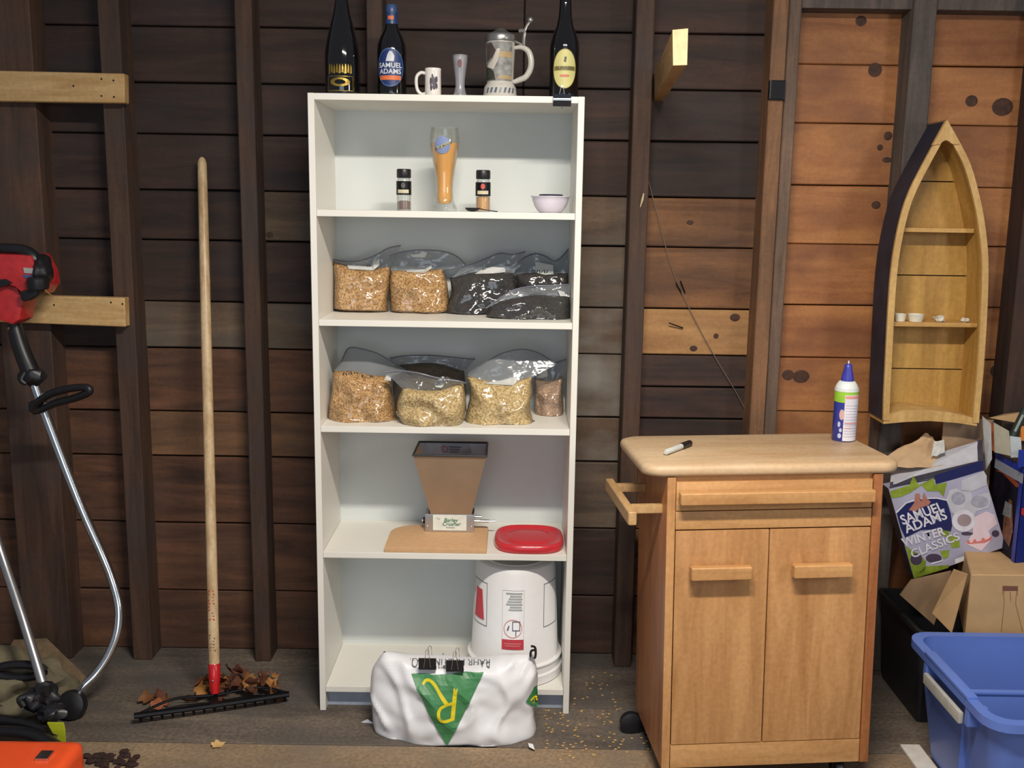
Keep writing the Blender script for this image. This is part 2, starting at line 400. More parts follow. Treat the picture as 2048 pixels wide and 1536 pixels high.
for bi, (a, b) in enumerate(zip(midsR, midsR[1:])):
    for r0, r1 in zip(rowsR, rowsR[1:]):
        z1, z0 = zrow(1750, r0)-0.0015, zrow(1750, r1)+0.0015
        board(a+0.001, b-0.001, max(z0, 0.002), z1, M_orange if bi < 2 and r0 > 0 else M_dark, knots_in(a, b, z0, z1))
# studs from the sill to the plate
for i, (a, b) in enumerate(xs):
    f = YS + (0 if i != 6 else 0.006)
    ob('stud', bx(a, b, f, YB+0.012, 0.0, 2.55, 0.003, seg=1), {5: M_post, 6: M_postgrey, 7: M_studgrey, 8: M_darkstud}.get(i, M_stud), wall)
zp = P(1750, 15, YS).z
ob('top_plate', bx(xs[6][1], 3.3, YS+0.02, YB+0.03, zp, zp+0.10, 0.003), M_studgrey, wall)
ob('top_plate', bx(-3.15, 3.3, YS-0.01, YB+0.03, 2.56, 2.66, 0.003), M_stud, wall)
# iron strap stub on the doubled post, frayed straw caught by the stud
q = P(1553, 180, YS)
ob('black_bracket', bx(q.x-0.024, q.x+0.024, YS-0.012, YS+0.01, q.z-0.030, q.z+0.028, 0.004), M_blackm, wall)
q = P(1284, 400, YS)
t = ob('straw', tube([(q.x+0.004, YS-0.004, q.z+0.02), (q.x, YS-0.008, q.z), (q.x-0.005, YS-0.003, q.z-0.022)], [0.002, 0.004, 0.0015], k=3), plain('straw', C(205, 185, 150)), smooth=True)
tag(t, 'pale scrap of straw stuck on the wall stud right of the bookcase', 'straw')
wr = tube([P(1293, 345, YB-0.01), P(1312, 420, YB-0.008), P(1345, 540, YB-0.004), P(1380, 620, YB-0.004), P(1425, 705, YB-0.004), P(1475, 790, YB-0.004), P(1512, 862, YB-0.006)], 0.0014, k=4, n=6)
tag(ob('thin_wire', wr, plain('thin_wire', C(120, 104, 90), 0.5), smooth=True), 'thin wire slanting down the boards above the wooden cabinet', 'wire')
for a in ((1352, 565, 1365, 590), (1361, 562, 1370, 586), (1338, 646, 1366, 656)):
    nl = tube([P(a[0], a[1], YB-0.012), P(a[2], a[3], YB-0.001)], 0.0022, n=6)
    tag(ob('bent_nail', nl, M_blackm, smooth=True), 'small dark bent nail in the tan wall boards', 'nail', 'bent nails in the tan wall boards')

# sawn arm sticking out of the wall
e0 = [P(1345, 60, 2.44), P(1376, 57, 2.44), P(1374, 130, 2.44), P(1346, 131, 2.44)]
fx = (P(1318, 150, 3.15).x+0.012) - P(1360, 95, 2.44).x
bk = [p+Vector((fx, 0.80, 0)) for p in e0]
t = ob('lumber_arm', hexa(e0+bk, bv=0.002, seg=1), wood('arm_wood', C(150, 112, 66), C(190, 150, 98), 'y', 3, 9, 0.65, 0.05), loc=bk[0])
tag(t, 'pale sawn lumber arm sticking out from the wall above the wooden cabinet', 'lumber')
cc = [p+Vector((0, -0.0012, 0)) for p in e0]
ce = ob('sawn_end', hexa(cc+[p+Vector((0, 0.001, 0)) for p in e0], bv=0.0), M_pinez, t, label='bright pinkish sawn end')

# pale rails nailed over the left studs
def rail(p, label, nails):
    c = [P(x, y, YS-0.040) for x, y in p]
    t = ob('wooden_rail', hexa(c+[q+Vector((0, 0.038, 0)) for q in c], bv=0.0025, seg=1), M_pine)
    tag(t, label, 'rail')
    for x, y in nails:
        q = P(x, y, YS-0.040); ob('nail_head', ball(q, 0.0035, sc=(1, .5, 1), sub=1), M_blackm, t)
rail([(-140, 138), (248, 147), (249, 206), (-140, 200)], 'upper pale pine rail nailed across the left studs', [(203, 158), (203, 192), (227, 161), (228, 194), (147, 172)])
rail([(-60, 588), (249, 596), (251, 654), (-60, 642)], 'lower pale pine rail nailed across the left studs behind the trimmer', [(222, 605), (245, 608), (108, 610), (43, 632)])

# ------------------------------------------------------------------ rake
top = P(404, 315, 3.215); YR = 2.86
foot = PZ(430, 1392, 0.035)
def along(t): return top.lerp(foot, t)
rk = thing('bow_rake', 'long rake with a pale ash handle and red ferrule standing among leaves', 'rake', (foot.x, foot.y, 0))
M_ash = wood('ash_handle', C(178, 146, 104), C(222, 196, 156), 'z', 3.5, 9, 0.45, 0.03, coat=0.2)
ht = along(0.0); hb = along(0.945)
ob('handle', tube([along(0), along(0.004), along(0.012), along(0.3), along(0.7), along(0.945)], [0.006, 0.011, 0.0145, 0.0160, 0.0165, 0.0165], n=16), M_ash, rk, smooth=True)
ob('ferrule', tube([along(0.94), along(0.942), along(0.97), along(0.995)], [0.0155, 0.0178, 0.0175, 0.0125], n=16), plain('red_enamel', C(196, 26, 34), 0.3, coat=0.5), rk, smooth=True, label='red painted ferrule')
q = along(0.968); ob('rivet', ball(q+Vector((0, -0.0175, 0)), 0.004, sub=2), M_chrome, rk)
# printed name up the handle, too worn to read
def handle_print(t0, t1, m, w, n, seed):
    rr = random.Random(seed); b = None
    for i in range(n):
        t = t0+(t1-t0)*i/n; c = along(t); dz = (along(0).z-along(1).z)*(t1-t0)/n*0.62
        for s in (-1, 1):
            if rr.random() < 0.8:
                x = s*w*rr.uniform(0.2, 0.6); ww = w*rr.uniform(0.25, 0.5)
                b = bx(c.x+x-ww, c.x+x+ww, c.y-math.sqrt(max(0, 0.0166**2-x*x))-0.0006, c.y-math.sqrt(max(0, 0.0166**2-x*x))+0.002, c.z-dz, c.z, bm=b)
    return ob('handle_print', b, m, rk)
handle_print(0.805, 0.862, plain('red_ink', C(176, 60, 46), 0.6), 0.010, 10, 3)
handle_print(0.885, 0.918, plain('grey_ink', C(120, 100, 78), 0.6), 0.009, 6, 5)
hl, hr = PZ(268, 1432, 0.03), PZ(578, 1388, 0.03)
ob('head_bar', tube([hl, hl.lerp(hr, .5)+Vector((0, -.004, 0)), hr], 0.011, n=8, k=4, flat=0.8), M_blackm, rk, smooth=True, label='dark iron head bar')
mid = foot+Vector((0, 0, -0.005))
ob('bow', tube([hl+Vector((.01, .002, .004)), hl.lerp(mid, .45)+Vector((0, .03, .012)), mid+Vector((0, .005, .006)), hr.lerp(mid, .45)+Vector((0, .03, .012)), hr+Vector((-.01, .002, .004))], 0.0045, n=8, k=6), M_blackm, rk, smooth=True)
ob('tang', tube([along(0.99), mid+Vector((0, .005, .004)), hl.lerp(hr, .52)], [0.010, 0.007, 0.006], k=3), M_blackm, rk, smooth=True)
for i in range(15):
    c = hl.lerp(hr, (i+.5)/15)
    ob('tine', tube([c+Vector((0, 0, .0)), c+Vector((0, .006, -.012)), c+Vector((0, .010, -.0265))], [0.0060, 0.005, 0.003], n=6, k=2), M_blackm, rk, smooth=True)

# dry leaves round the rake head
LM = [plain('leaf_a', C(122, 78, 44), 0.7, var=.12), plain('leaf_b', C(168, 116, 62), 0.7, var=.12), plain('leaf_c', C(92, 52, 36), 0.7, var=.12), plain('leaf_d', C(150, 84, 48), 0.7, var=.12), plain('leaf_e', C(206, 170, 110), 0.7, var=.1)]
def leaf(c, s, m, ang, tilt, label, group=None, seed=0):
    rr = random.Random(seed); n = 16; pts = []
    for i in range(n):
        a = 2*PI*i/n; r = s*(0.62+0.38*abs(math.cos(2.5*a)))*rr.uniform(.85, 1.1)*(1 if i else 1.25); pts.append((r*math.cos(a), r*math.sin(a)*0.8))
    b = bmesh.new(); ctr = b.verts.new((0, 0, 0)); vs = [b.verts.new((x, y, 0)) for x, y in pts]; hs = [b.verts.new((x*.5, y*.5, 0)) for x, y in pts]
    for i in range(n):
        j = (i+1) % n; b.faces.new((ctr, hs[i], hs[j])); b.faces.new((hs[i], vs[i], vs[j], hs[j]))
    cu = rr.uniform(.25, .6)
    for v in b.verts:
        x, y = v.co.x, v.co.y; v.co.z = cu*(y*y)/s*1.6+0.35*s*math.sin(x/s*2.5+seed)*.4
    thick(b, 0.0008)
    mt = Matrix.Rotation(ang, 4, 'Z') @ Matrix.Rotation(tilt, 4, 'X')
    zmin = min((mt @ v.co).z for v in b.verts)
    for v in b.verts: v.co = mt @ v.co + Vector(c) - Vector((0, 0, zmin))
    o = ob('dry_leaf', b, m, smooth=70); tag(o, label, 'leaf', group); return o
rr = random.Random(11)
G = 'dry leaves heaped round the rake head'
for i in range(54):
    t = rr.random()
    px = 415+(560-415)*t+rr.gauss(0, 10) if i < 46 else rr.uniform(290, 420)
    top_y = 1340+abs(px-500)*.18 if px > 440 else 1395-(px-290)*.1
    py = rr.uniform(1362, 1402)+(8 if i % 4 == 0 else 0) if i < 46 else rr.uniform(1398, 1425)-(px-290)*.15
    hgt = 0.001+ (rr.uniform(0, 0.042) if i < 46 else rr.uniform(0, 0.006))
    c = PZ(px, py, 0.0); c.z = hgt+0.0
    leaf(c, rr.uniform(.018, .032), LM[rr.choice([0, 0, 2, 3, 2, 0, 2, 1])], rr.uniform(0, 6), rr.uniform(.2, 1.1), 'curled brown dry leaf in the heap round the rake head', G, i)
leaf(PZ(402, 1386, 0.02)+Vector((0, -.01, 0)), .030, LM[1], 1.2, 1.1, 'pale tan leaf propped against the left of the red rake ferrule', None, 77)
leaf(PZ(314, 1416, 0.0), .026, LM[3], .4, .9, 'orange brown leaf lying on the left end of the rake head', None, 78)
leaf(PZ(500, 1378, 0.03), .034, LM[1], .9, 1.2, 'large tan curled leaf standing highest in the leaf heap', None, 80)
leaf(PZ(435, 1492, 0.0), .022, LM[4], .7, .3, 'lone pale yellow leaf on the floor in front of the rake', None, 79)
b = None
for i in range(60):
    c = PZ(rr.gauss(215, 30), min(1560, max(1505, rr.gauss(1520, 10))), 0)
    b = ball((c.x, c.y, 0.005), rr.uniform(.005, .013), b, sc=(1.3, 1, .4), lump=.6, sub=1, seed=i)
tag(ob('leaf_litter', b, plain('leaf_litter', C(52, 30, 26), 0.8, var=.2)), 'dark reddish crumbled leaf litter on the pale floor at lower left', 'leaf litter', kind='stuff')
b = None
for i in range(150):
    c = PZ(rr.uniform(1148, 1318), rr.uniform(1345, 1515), 0) if i < 110 else PZ(rr.uniform(1085, 1150), rr.uniform(1418, 1520), 0)
    if c.x > PZ(1255, 1450, 0).x and c.y > 2.7 : continue
    b = ball((c.x, c.y, 0.0018), .0032, b, sc=(1.5, 1, .6), lump=.3, sub=1, seed=i)
tag(ob('spilled_grain', b, plain('spilled_grain', C(196, 158, 104), 0.7, var=.2)), 'pale grains spilled over the floor between bookcase and cabinet', 'grain', kind='stuff')

# ------------------------------------------------------------------ trimmer with curved shaft
def PP(l): return [P(x, y, Y) for x, y, Y in l]
tr = thing('string_trimmer', 'string trimmer with red motor, black grip and curved bright metal shaft', 'trimmer', P(40, 1380, 2.70)*1.0)
ob('shaft', tube(PP([(34, 655, 2.98), (70, 770, 2.97), (118, 900, 2.95), (165, 1020, 2.93), (205, 1110, 2.91), (226, 1165, 2.90), (238, 1215, 2.88), (235, 1265, 2.86), (218, 1310, 2.84), (195, 1345, 2.82), (172, 1368, 2.80), (158, 1384, 2.79)]), 0.0140, n=14, k=5), M_chrome, tr, smooth=True)
ob('grip', tube(PP([(28, 648, 2.98), (40, 690, 2.975), (52, 722, 2.97), (62, 745, 2.97)]), [0.020, 0.024, 0.025, 0.027], n=14, k=3), M_black, tr, smooth=True)
ob('throttle_housing', ball(P(63, 752, 2.965), .036, sc=(1.05, .7, .85), lump=.35, seed=4), M_black, tr, smooth=True)
ob('trigger', tube(PP([(50, 745, 2.95), (42, 760, 2.94), (52, 768, 2.94)]), [.008, .009, .006], k=3), M_black, tr, smooth=True)
lp = tube(PP([(66, 822, 2.93), (74, 806, 2.92), (100, 788, 2.90), (140, 777, 2.88), (172, 775, 2.87), (178, 784, 2.87), (150, 796, 2.89), (112, 806, 2.91), (84, 818, 2.93), (66, 822, 2.93)]), .0115, n=10, k=5)
ob('loop_handle', lp, M_black, tr, smooth=True)
q = P(76, 812, 2.96); ob('handle_clamp', bx(q.x-.02, q.x+.02, q.y-.022, q.y+.02, q.z-.016, q.z+.016, .006), M_black, tr, smooth=True)
M_red = plain('red_plastic', C(188, 44, 48), 0.45, var=.12, coat=0.3)
# motor housing: stacked bevelled shells
def shell(pts, Y, d, bv=.008): return prism([P(x, y, Y) for x, y in pts], (0, d, 0), bv=bv)
mh = ob('motor_housing', shell([(-70, 505), (60, 510), (78, 545), (82, 572), (70, 592), (48, 590), (30, 575), (-10, 560), (-70, 566)], 2.90, .13, .012), M_red, tr, smooth=30, label='red motor housing')
ob('lower_housing', shell([(-6, 560), (34, 575), (46, 600), (40, 640), (24, 650), (-8, 640), (-22, 600)], 2.92, .09, .012), M_red, tr, smooth=30, label='red lower housing')
ob('cover_rim', tube(PP([(-70, 497, 2.94), (10, 498, 2.93), (48, 502, 2.93), (68, 520, 2.93), (78, 545, 2.94)]), [.016, .017, .018, .024, .022], n=10, k=4), M_black, tr, smooth=True)
ob('fuel_cap', lathe([(0, 0), (.028, 0), (.030, .006), (.030, .03), (.024, .036), (0, .036)], P(76, 566, 2.90)-Vector((0, 0, .018)), n=20), M_black, tr, smooth=True)
ob('starter_grip', shell([(40, 582), (74, 578), (74, 590), (58, 600), (46, 604), (40, 598)], 2.89, .05, .006), M_black, tr, smooth=30)
ob('recoil_cover', ball(P(86, 538, 2.93), .034, sc=(.75, 1.2, 1.25), lump=.3, seed=6), M_black, tr, smooth=True)
ob('vent_slot', shell([(-60, 566), (10, 558), (24, 566), (6, 574), (-60, 580)], 2.895, .02, .003), M_black, tr)
for i, (y0, y1, c) in enumerate(((535, 546, 'g'), (549, 556, 'b'))):
    ob('housing_badge', shell([(46, y0), (67, y0+2), (70, y1+2), (48, y1)], 2.8975, .004, .001), plain('badge_'+c, C(170, 172, 170) if c == 'g' else C(70, 88, 140), .4), tr)
q = P(28, 652, 2.98); ob('brass_collar', tube([q, P(31, 662, 2.98)], .021, n=14), plain('brass', C(190, 160, 100), .3, .9), tr, smooth=True)
ob('pull_cord', tube(PP([(80, 570, 2.93), (92, 582, 2.95), (104, 592, 3.0)]), .0022, n=6, k=3), plain('tan_cord', C(190, 160, 90)), tr, smooth=True)
q = P(146, 1412, 2.77); q2 = q
sp = ob('spool_head', lathe([(0, 0), (.030, 0), (.043, .006), (.045, .02), (.040, .034), (.02, .042), (0, .042)], (0, 0, 0), n=24), M_black, tr, smooth=True)
sp.data.transform(Matrix.Translation(q-ORG[tr.name]+Vector((0, .01, 0))) @ Matrix.Rotation(math.radians(68), 4, 'X') @ Matrix.Translation(ORG[tr.name]))

# second pole tool
pt = thing('pole_tool', 'dull grey metal pole ending in a black gear head at lower left', 'pole tool', (P(85, 1400, 2.66).x, 2.66, 0))
ob('pole', tube(PP([(-40, 970, 2.90), (0, 1100, 2.85), (45, 1235, 2.75), (85, 1366, 2.66)]), .0135, n=12, k=3), M_alu, pt, smooth=True)
b = ball(P(93, 1392, 2.65), .042, sc=(.85, .8, 1.0), lump=.5, seed=2); b = ball(P(70, 1400, 2.64), .030, b, lump=.5, seed=5); b = ball(P(104, 1425, 2.63), .036, b, sc=(1.1, .9, .8), lump=.5, seed=8)
ob('gear_head', b, M_black, pt, smooth=True)
q = P(50, 1392, 2.63); ob('gear_arm', tube([P(85, 1395, 2.64), P(60, 1392, 2.63), P(40, 1398, 2.62), P(48, 1412, 2.62)], .010, n=8, k=4), M_black, pt, smooth=True)

# canvas-coloured sack and board behind
M_sack = plain('drab_canvas', C(112, 104, 82), .9, var=.12, sc=25, bmp=.4)
b = ball((P(15, 1385, 2.78).x, 2.80, .085), .16, sc=(1.0, .75, .62), lump=.55, sub=4, seed=9)
for v in b.verts: v.co.z = max(v.co.z, .0)
tag(ob('canvas_sack', b, M_sack, smooth=True), 'drab green crumpled canvas sack on the floor behind the pole tool', 'sack')
c = [P(70, 1287, 2.99), P(98, 1290, 2.99), P(176, 1372, 2.93), P(160, 1382, 2.93), P(60, 1340, 2.93)]
c = [P(20, 1290, 3.05), P(88, 1287, 3.05), PZ(176, 1374, .002), PZ(60, 1385, .002)]
b = hexa(c+[p+Vector((0.003, .018, .012)) for p in c], bv=.002, seg=1)
tag(ob('leaning_board', b, wood('drab_board', C(96, 78, 56), C(134, 112, 84), 'z', 2, 8, .8, .1)), 'small drab board leaning at the wall foot left of the curved shaft', 'board')
tag(ob('black_ring', tube([P(40+48*math.cos(a/14*2*PI), 1342+13*math.sin(a/14*2*PI), 2.72) for a in range(15)], .013, n=8, k=2), M_black, smooth=True), 'black hose ring lying on the drab canvas sack', 'hose')
# orange tool at the bottom corner
og = thing('orange_machine', 'bright orange plastic machine cover in the bottom left corner', 'machine', (P(20, 1530, 2.42).x, 2.42, 0))
x1 = P(134, 1530, 2.36).x; x0 = x1-.62
zt = P(60, 1497, 2.42).z
b = bx(x0, x1, 2.20, 2.47, zt-.15, zt, .035, seg=5); ob('cover', b, plain('orange_plastic', C(250, 92, 44), .35, var=.02, coat=.4), og, smooth=50)
ob('cover_skirt', bx(x0+.01, x1-.006, 2.205, 2.465, 0.012, zt-.14, .012), M_black, og, smooth=True)
q = P(92, 1519, 2.38); ob('lever', bx(q.x-.02, q.x+.014, 2.36, 2.40, zt-.002, zt+.008, .003), M_chrome, og)
for (pts, r) in (([(-60, 1462, 2.60), (0, 1465, 2.60), (60, 1470, 2.57), (100, 1488, 2.54), (128, 1510, 2.50), (140, 1545, 2.44)], .020), ([(-60, 1440, 2.66), (0, 1440, 2.66), (50, 1447, 2.64), (90, 1460, 2.6)], .016)):
    ob('bail_tube', tube(PP(pts), r, n=10, k=4), M_black, og, smooth=True)
yg = [(94, 1446), (126, 1447), (129, 1462), (130, 1490), (122, 1494), (113, 1480), (116, 1470), (106, 1467)]
t = ob('yellow_green_tag', prism([P(x, y, 2.585) for x, y in yg], (0, .006, 0)), plain('yellow_green', C(186, 196, 42), .5)); tag(t, 'yellow green plastic flap below the black gear head', 'plastic flap')
# ------------------------------------------------------------------ white bookcase
from mathutils.bvhtree import BVHTree
BX0, BW, BY, BD, BH, T = -0.5740, 0.76, 2.829, 0.318, 1.8226, 0.018
BX1 = BX0+BW
bc = thing('bookcase', 'tall white laminate bookcase with four inner shelves against the board wall', 'bookcase', (BX0+BW/2, BY+BD/2, 0))
ob('side_panel', bx(BX0, BX0+T, BY, BY+BD, 0, BH, .0012, seg=1), M_white, bc)
ob('side_panel', bx(BX1-T, BX1, BY, BY+BD, 0, BH, .0012, seg=1), M_white, bc)
ob('top_panel', bx(BX0+T, BX1-T, BY+.0005, BY+BD-.004, BH-T, BH-.0004, .0008, seg=1), M_white, bc)
zs = [P(888, 423, BY).z, P(890, 643, BY).z, P(890, 856, BY).z, P(890, 1108, BY).z, P(890, 1377, BY).z]
Z1, Z2, Z3, Z4, Z5 = zs
for z in zs: ob('shelf', bx(BX0+T+.0006, BX1-T-.0006, BY+.003, BY+BD-.006, z-T, z, .0015, seg=2), M_white, bc)
ob('back_panel', bx(BX0+.004, BX1-.004, BY+BD-.0055, BY+BD-.001, .03, BH-.004), M_whitein, bc)
ob('plinth', bx(BX0+T, BX1-T, BY+.035, BY+.05, 0.001, Z5-T), plain('plinth_grey', C(160, 170, 184), .5), bc, label='blue grey plinth board')

# ------------------------------------------------------------------ bottles, mug, glass and stein on top
ZT = BH
M_bottle = plain('dark_bottle_glass', C(14, 12, 14), 0.06, spec=.6, coat=.6, bmp=0, var=0)
def at_top(px, Y=2.93): q = P(px, 187, Y); return Vector((q.x, Y, ZT))
def sc_px(n, Y=2.93): return n*Y/1997*1.0
def bottle(name, label, px, Y, prof, group=None):
    c = at_top(px, Y); t = thing(name, label, 'bottle', c, group)
    ob('glass_body', lathe(prof, c, n=40), M_bottle, t, smooth=50); return t, c
def R_of(prof):
    def f(v):
        for (r0, z0), (r1, z1) in zip(prof, prof[1:]):
            if z0 <= v <= z1 and z1 > z0: return r0+(r1-r0)*(v-z0)/(z1-z0)
        return prof[1][0]
    return f
# left: sparkling-wine shaped bottle
pr = [(0, 0), (.044, 0), (.049, .004), (.050, .015), (.050, .10), (.0485, .125), (.043, .155), (.034, .19), (.024, .225), (.018, .26), (.0155, .30), (.0155, .325), (.0175, .326), (.0175, .345), (.014, .35), (0, .35)]
t, c = bottle('beer_bottle', 'large dark bottle with sloping shoulders and gold lettering at left end of shelf top', 686, 2.93, pr)
M_gold = plain('gold_print', C(170, 142, 62), .35, .6, var=.25, sc=90)
f = cyl_fn(c, R_of(pr))
lay('label', frame_bm(-.038, .038, .012, .052, .0015), M_gold, t, f, .006)
lay('lettering', ell_bm(0, .036, .028, .012, None, 24, .55), M_gold, t, f, .006)
b = None
for i in range(9):
    x = -.034+.0078*i; b = poly_bm([(x, .058+.004*(i % 2)), (x+.0062, .060), (x+.0056, .082-.003*(i % 3)), (x+.0025, .085), (x+.001, .074)], b)
lay('gold_mark', b, M_gold, t, f, .005)
# Samuel Adams bottle
pr = [(0, 0), (.037, 0), (.0405, .004), (.041, .012), (.041, .125), (.0395, .142), (.033, .162), (.022, .182), (.0175, .196), (.0150, .224), (.0150, .240), (0, .240)]
t, c = bottle('beer_bottle', 'dark bottle with round blue label and orange band, second from left on shelf top', 784, 2.93, pr)
f = cyl_fn(c, R_of(pr))
ob('cap', lathe([(.0165, .228), (.0172, .232), (.0165, .246), (.013, .251), (0, .251)], c, n=24), plain('blue_cap', C(54, 78, 122), .35), t, smooth=50, label='blue crown cap')
ob('neck_foil', lathe([(.0182, .198), (.0162, .226), (.0168, .228), (.0168, .232)], c, n=24, cap=False), plain('blue_foil', C(40, 62, 110), .4), t, smooth=50)
lay('neck_mark', rect_bm(-.008, .008, .209, .219), plain('orange_print', C(214, 110, 58), .5), t, lambda u, v, h: cyl_fn(c, .0182)(u, v, h), .004)
M_blue = plain('label_blue', C(30, 52, 108), .45); M_lblue = plain('label_light_blue', C(78, 112, 160), .5); M_wprint = plain('white_print', C(206, 210, 218), .5); M_orp = plain('orange_print', C(214, 110, 58), .5)
lay('label', ell_bm(0, .078, .0395, .052), M_blue, t, f, .006)
lay('label_ring', ell_bm(0, .078, .0395, .052, None, 36, .955), M_lblue, t, f, .006, layer=1)
lay('lettering', text_bm('SAMUEL', .0185, bold=.0004), M_wprint, t, lambda u, v, h: f(u, v+.083, h), .004, layer=2)
lay('lettering', text_bm('ADAMS', .0185, bold=.0004), M_wprint, t, lambda u, v, h: f(u, v+.0665, h), .004, layer=2)
lay('portrait', poly_bm([(-.012, .094), (.010, .094), (.012, .108), (.006, .120), (-.001, .122), (-.007, .112)]), M_wprint, t, f, .005, layer=2)
lay('label_band', rect_bm(-.030, .030, .044, .056), M_orp, t, f, .005, layer=2)
# mug
c = at_top(866, 2.90); mg = thing('mug', 'small white mug with dark printed figures and handle on the left', 'mug', c)
M_cer = plain('white_ceramic', C(226, 220, 214), .2, coat=.5)
pm = [(0, 0), (.0215, 0), (.0230, .003), (.0226, .070), (.0232, .076), (.0222, .0775), (.0205, .076), (.0200, .006), (0, .005)]
ob('body', lathe(pm, c, n=36), M_cer, mg, smooth=50)
ob('handle', tube([c+Vector(p) for p in ((-.021, 0, .064), (-.034, 0, .066), (-.045, 0, .056), (-.047, 0, .038), (-.043, 0, .018), (-.032, 0, .008), (-.021, 0, .010))], .0048, n=10, k=5), M_cer, mg, smooth=True)
f = cyl_fn(c, .0229); b = None
for i, (x, y, w, h) in enumerate([(-.004, .04, .003, .012), (.002, .043, .0035, .013), (.008, .038, .003, .015), (.005, .026, .005, .008), (-.003, .024, .003, .009), (.012, .046, .003, .009), (.0, .055, .002, .006), (.012, .028, .003, .008)]):
    b = ell_bm(x, y, w, h, b, 10)
lay('printed_figures', b, plain('dark_print', C(74, 68, 84), .5, var=.3, sc=200), mg, f, .004)
# small wheat-beer glass
c = at_top(920, 2.90); sg = thing('shot_glass', 'tiny frosted wheat beer glass between the white mug and the stein', 'glass', c)
M_frost = glass('frosted_glass', (.74, .74, .78, 1), .25, .10, .24)
pg = [(0, 0), (.0205, 0), (.021, .004), (.016, .014), (.013, .03), (.0135, .048), (.017, .075), (.0205, .10), (.0205, .114), (.0192, .1145), (.019, .10), (.0155, .075), (.012, .048), (.0105, .03), (.006, .012), (0, .01)]
ob('glass_body', lathe(pg, c, n=32), M_frost, sg, smooth=50)
lay('print', ell_bm(0, .09, .006, .011), plain('faint_red', C(120, 84, 90), .6), sg, cyl_fn(c, R_of([(0.02, 0), (.017, .075), (.0206, .10), (.0206, .114)])), .003)
# stein
c = at_top(1000, 2.92); st = thing('beer_stein', 'grey stoneware beer stein with pewter lid, thumb lever and wide foot', 'stein', c)
M_stone = plain('stoneware', C(192, 188, 180), .35, coat=.4, var=.05); M_pew = plain('pewter', C(176, 174, 170), .3, .85)
ps = [(0, 0), (.050, 0), (.0515, .004), (.047, .012), (.045, .030), (.041, .037), (.0375, .042), (.0385, .08), (.041, .13), (.0405, .155), (0, .156)]
ob('body', lathe(ps, c, n=44), M_stone, st, smooth=45)
ob('lid', lathe([(.042, .153), (.0435, .156), (.0435, .170), (.041, .173), (.030, .178), (.018, .183), (.012, .190), (.006, .192), (0, .193)], c, n=36), M_pew, st, smooth=45, label='pewter lid')
f = cyl_fn(c, R_of([(.0376, .03), (.0375, .042), (.0385, .08), (.041, .13), (.041, .16)]))
lay('picture', rect_bm(-.050, .038, .046, .150), plain('picture_ground', C(142, 142, 140), .5, var=.25, sc=60), st, f, .006)
lay('picture_dark', poly_bm([(-.050, .048), (-.012, .048), (-.018, .07), (-.03, .08), (-.046, .088), (-.05, .07)]), plain('picture_dark', C(58, 60, 50), .5, var=.2), st, f, .006, layer=1)
lay('picture_head', poly_bm([(-.042, .096), (-.022, .108), (-.012, .126), (-.026, .148), (-.044, .146)]), plain('picture_brown', C(84, 70, 66), .5, var=.2), st, f, .006, layer=1)
lay('picture_bird', poly_bm([(-.044, .084), (-.022, .10), (-.008, .132), (.0, .13), (-.006, .10), (-.018, .076)]), plain('picture_white', C(196, 190, 180), .5), st, f, .006, layer=2)
lay('picture_band', rect_bm(-.006, .036, .108, .124), plain('picture_ochre', C(176, 152, 112), .5, var=.1), st, f, .006, layer=1)
lay('picture_band', rect_bm(-.004, .036, .050, .060), plain('picture_ochre', C(176, 152, 112), .5, var=.1), st, f, .006, layer=1)
b = None
for i in range(7): x = -.042+.013*i; b = poly_bm([(x, .013), (x+.006, .013), (x+.010, .027), (x+.004, .027)], b)
lay('foot_pattern', b, plain('foot_blue', C(86, 94, 112), .4), st, cyl_fn(c, R_of([(.05, 0), (.0473, .012), (.0453, .030)])), .004)
h = [c+Vector(p) for p in ((.040, -.005, .138), (.060, -.01, .139), (.078, -.012, .128), (.086, -.014, .105), (.084, -.014, .08), (.072, -.012, .06), (.055, -.008, .052), (.038, -.004, .046))]
ob('handle', tube(h, [.005, .007, .0085, .0088, .0088, .0085, .008, .006], n=10, k=5), M_stone, st, smooth=True)
ob('thumb_lever', tube([c+Vector(p) for p in ((.064, -.01, .142), (.065, -.01, .165), (.066, -.01, .180), (.058, -.01, .184), (.050, -.01, .182))], [.006, .0052, .006, .0055, .0045], n=8, k=3), M_pew, st, smooth=True)
ob('lever_knob', ball(c+Vector((.082, -.01, .212)), .009, tube([c+Vector((.066, -.01, .182)), c+Vector((.072, -.01, .196)), c+Vector((.080, -.01, .208))], .0045, n=8)), M_pew, st, smooth=True)
ob('hinge', tube([c+Vector((.040, -.004, .156)), c+Vector((.052, -.008, .150)), c+Vector((.064, -.01, .142))], .0038, n=8), M_pew, st, smooth=True)
# right bottle with oval cream label
pr = [(0, 0), (.038, 0), (.041, .004), (.0415, .012), (.0415, .142), (.040, .155), (.033, .178), (.024, .20), (.019, .225), (.0165, .26), (.0165, .29), (.0185, .292), (.0185, .305), (.015, .31), (0, .31)]
t, c = bottle('beer_bottle', 'dark bottle with oval cream label at right end of shelf top', 1127, 2.93, pr)
f = cyl_fn(c, R_of(pr))
lay('label', ell_bm(0, .081, .0335, .0535), plain('cream_label', C(206, 200, 132), .5, var=.03), t, f, .006)
lay('label_ring', ell_bm(0, .081, .0335, .0535, None, 36, .965), plain('gold_ring', C(168, 150, 84), .5), t, f, .006, layer=1)
lay('label_band', rect_bm(-.0325, .0325, .076, .088), plain('label_olive', C(150, 142, 84), .5, var=.1), t, f, .006, layer=1)
lay('lettering', text_bm('GUINNESS', .0115, bold=.0002), plain('label_letter', C(58, 54, 44), .5), t, lambda u, v, h: f(u, v+.082, h), .004, layer=2)
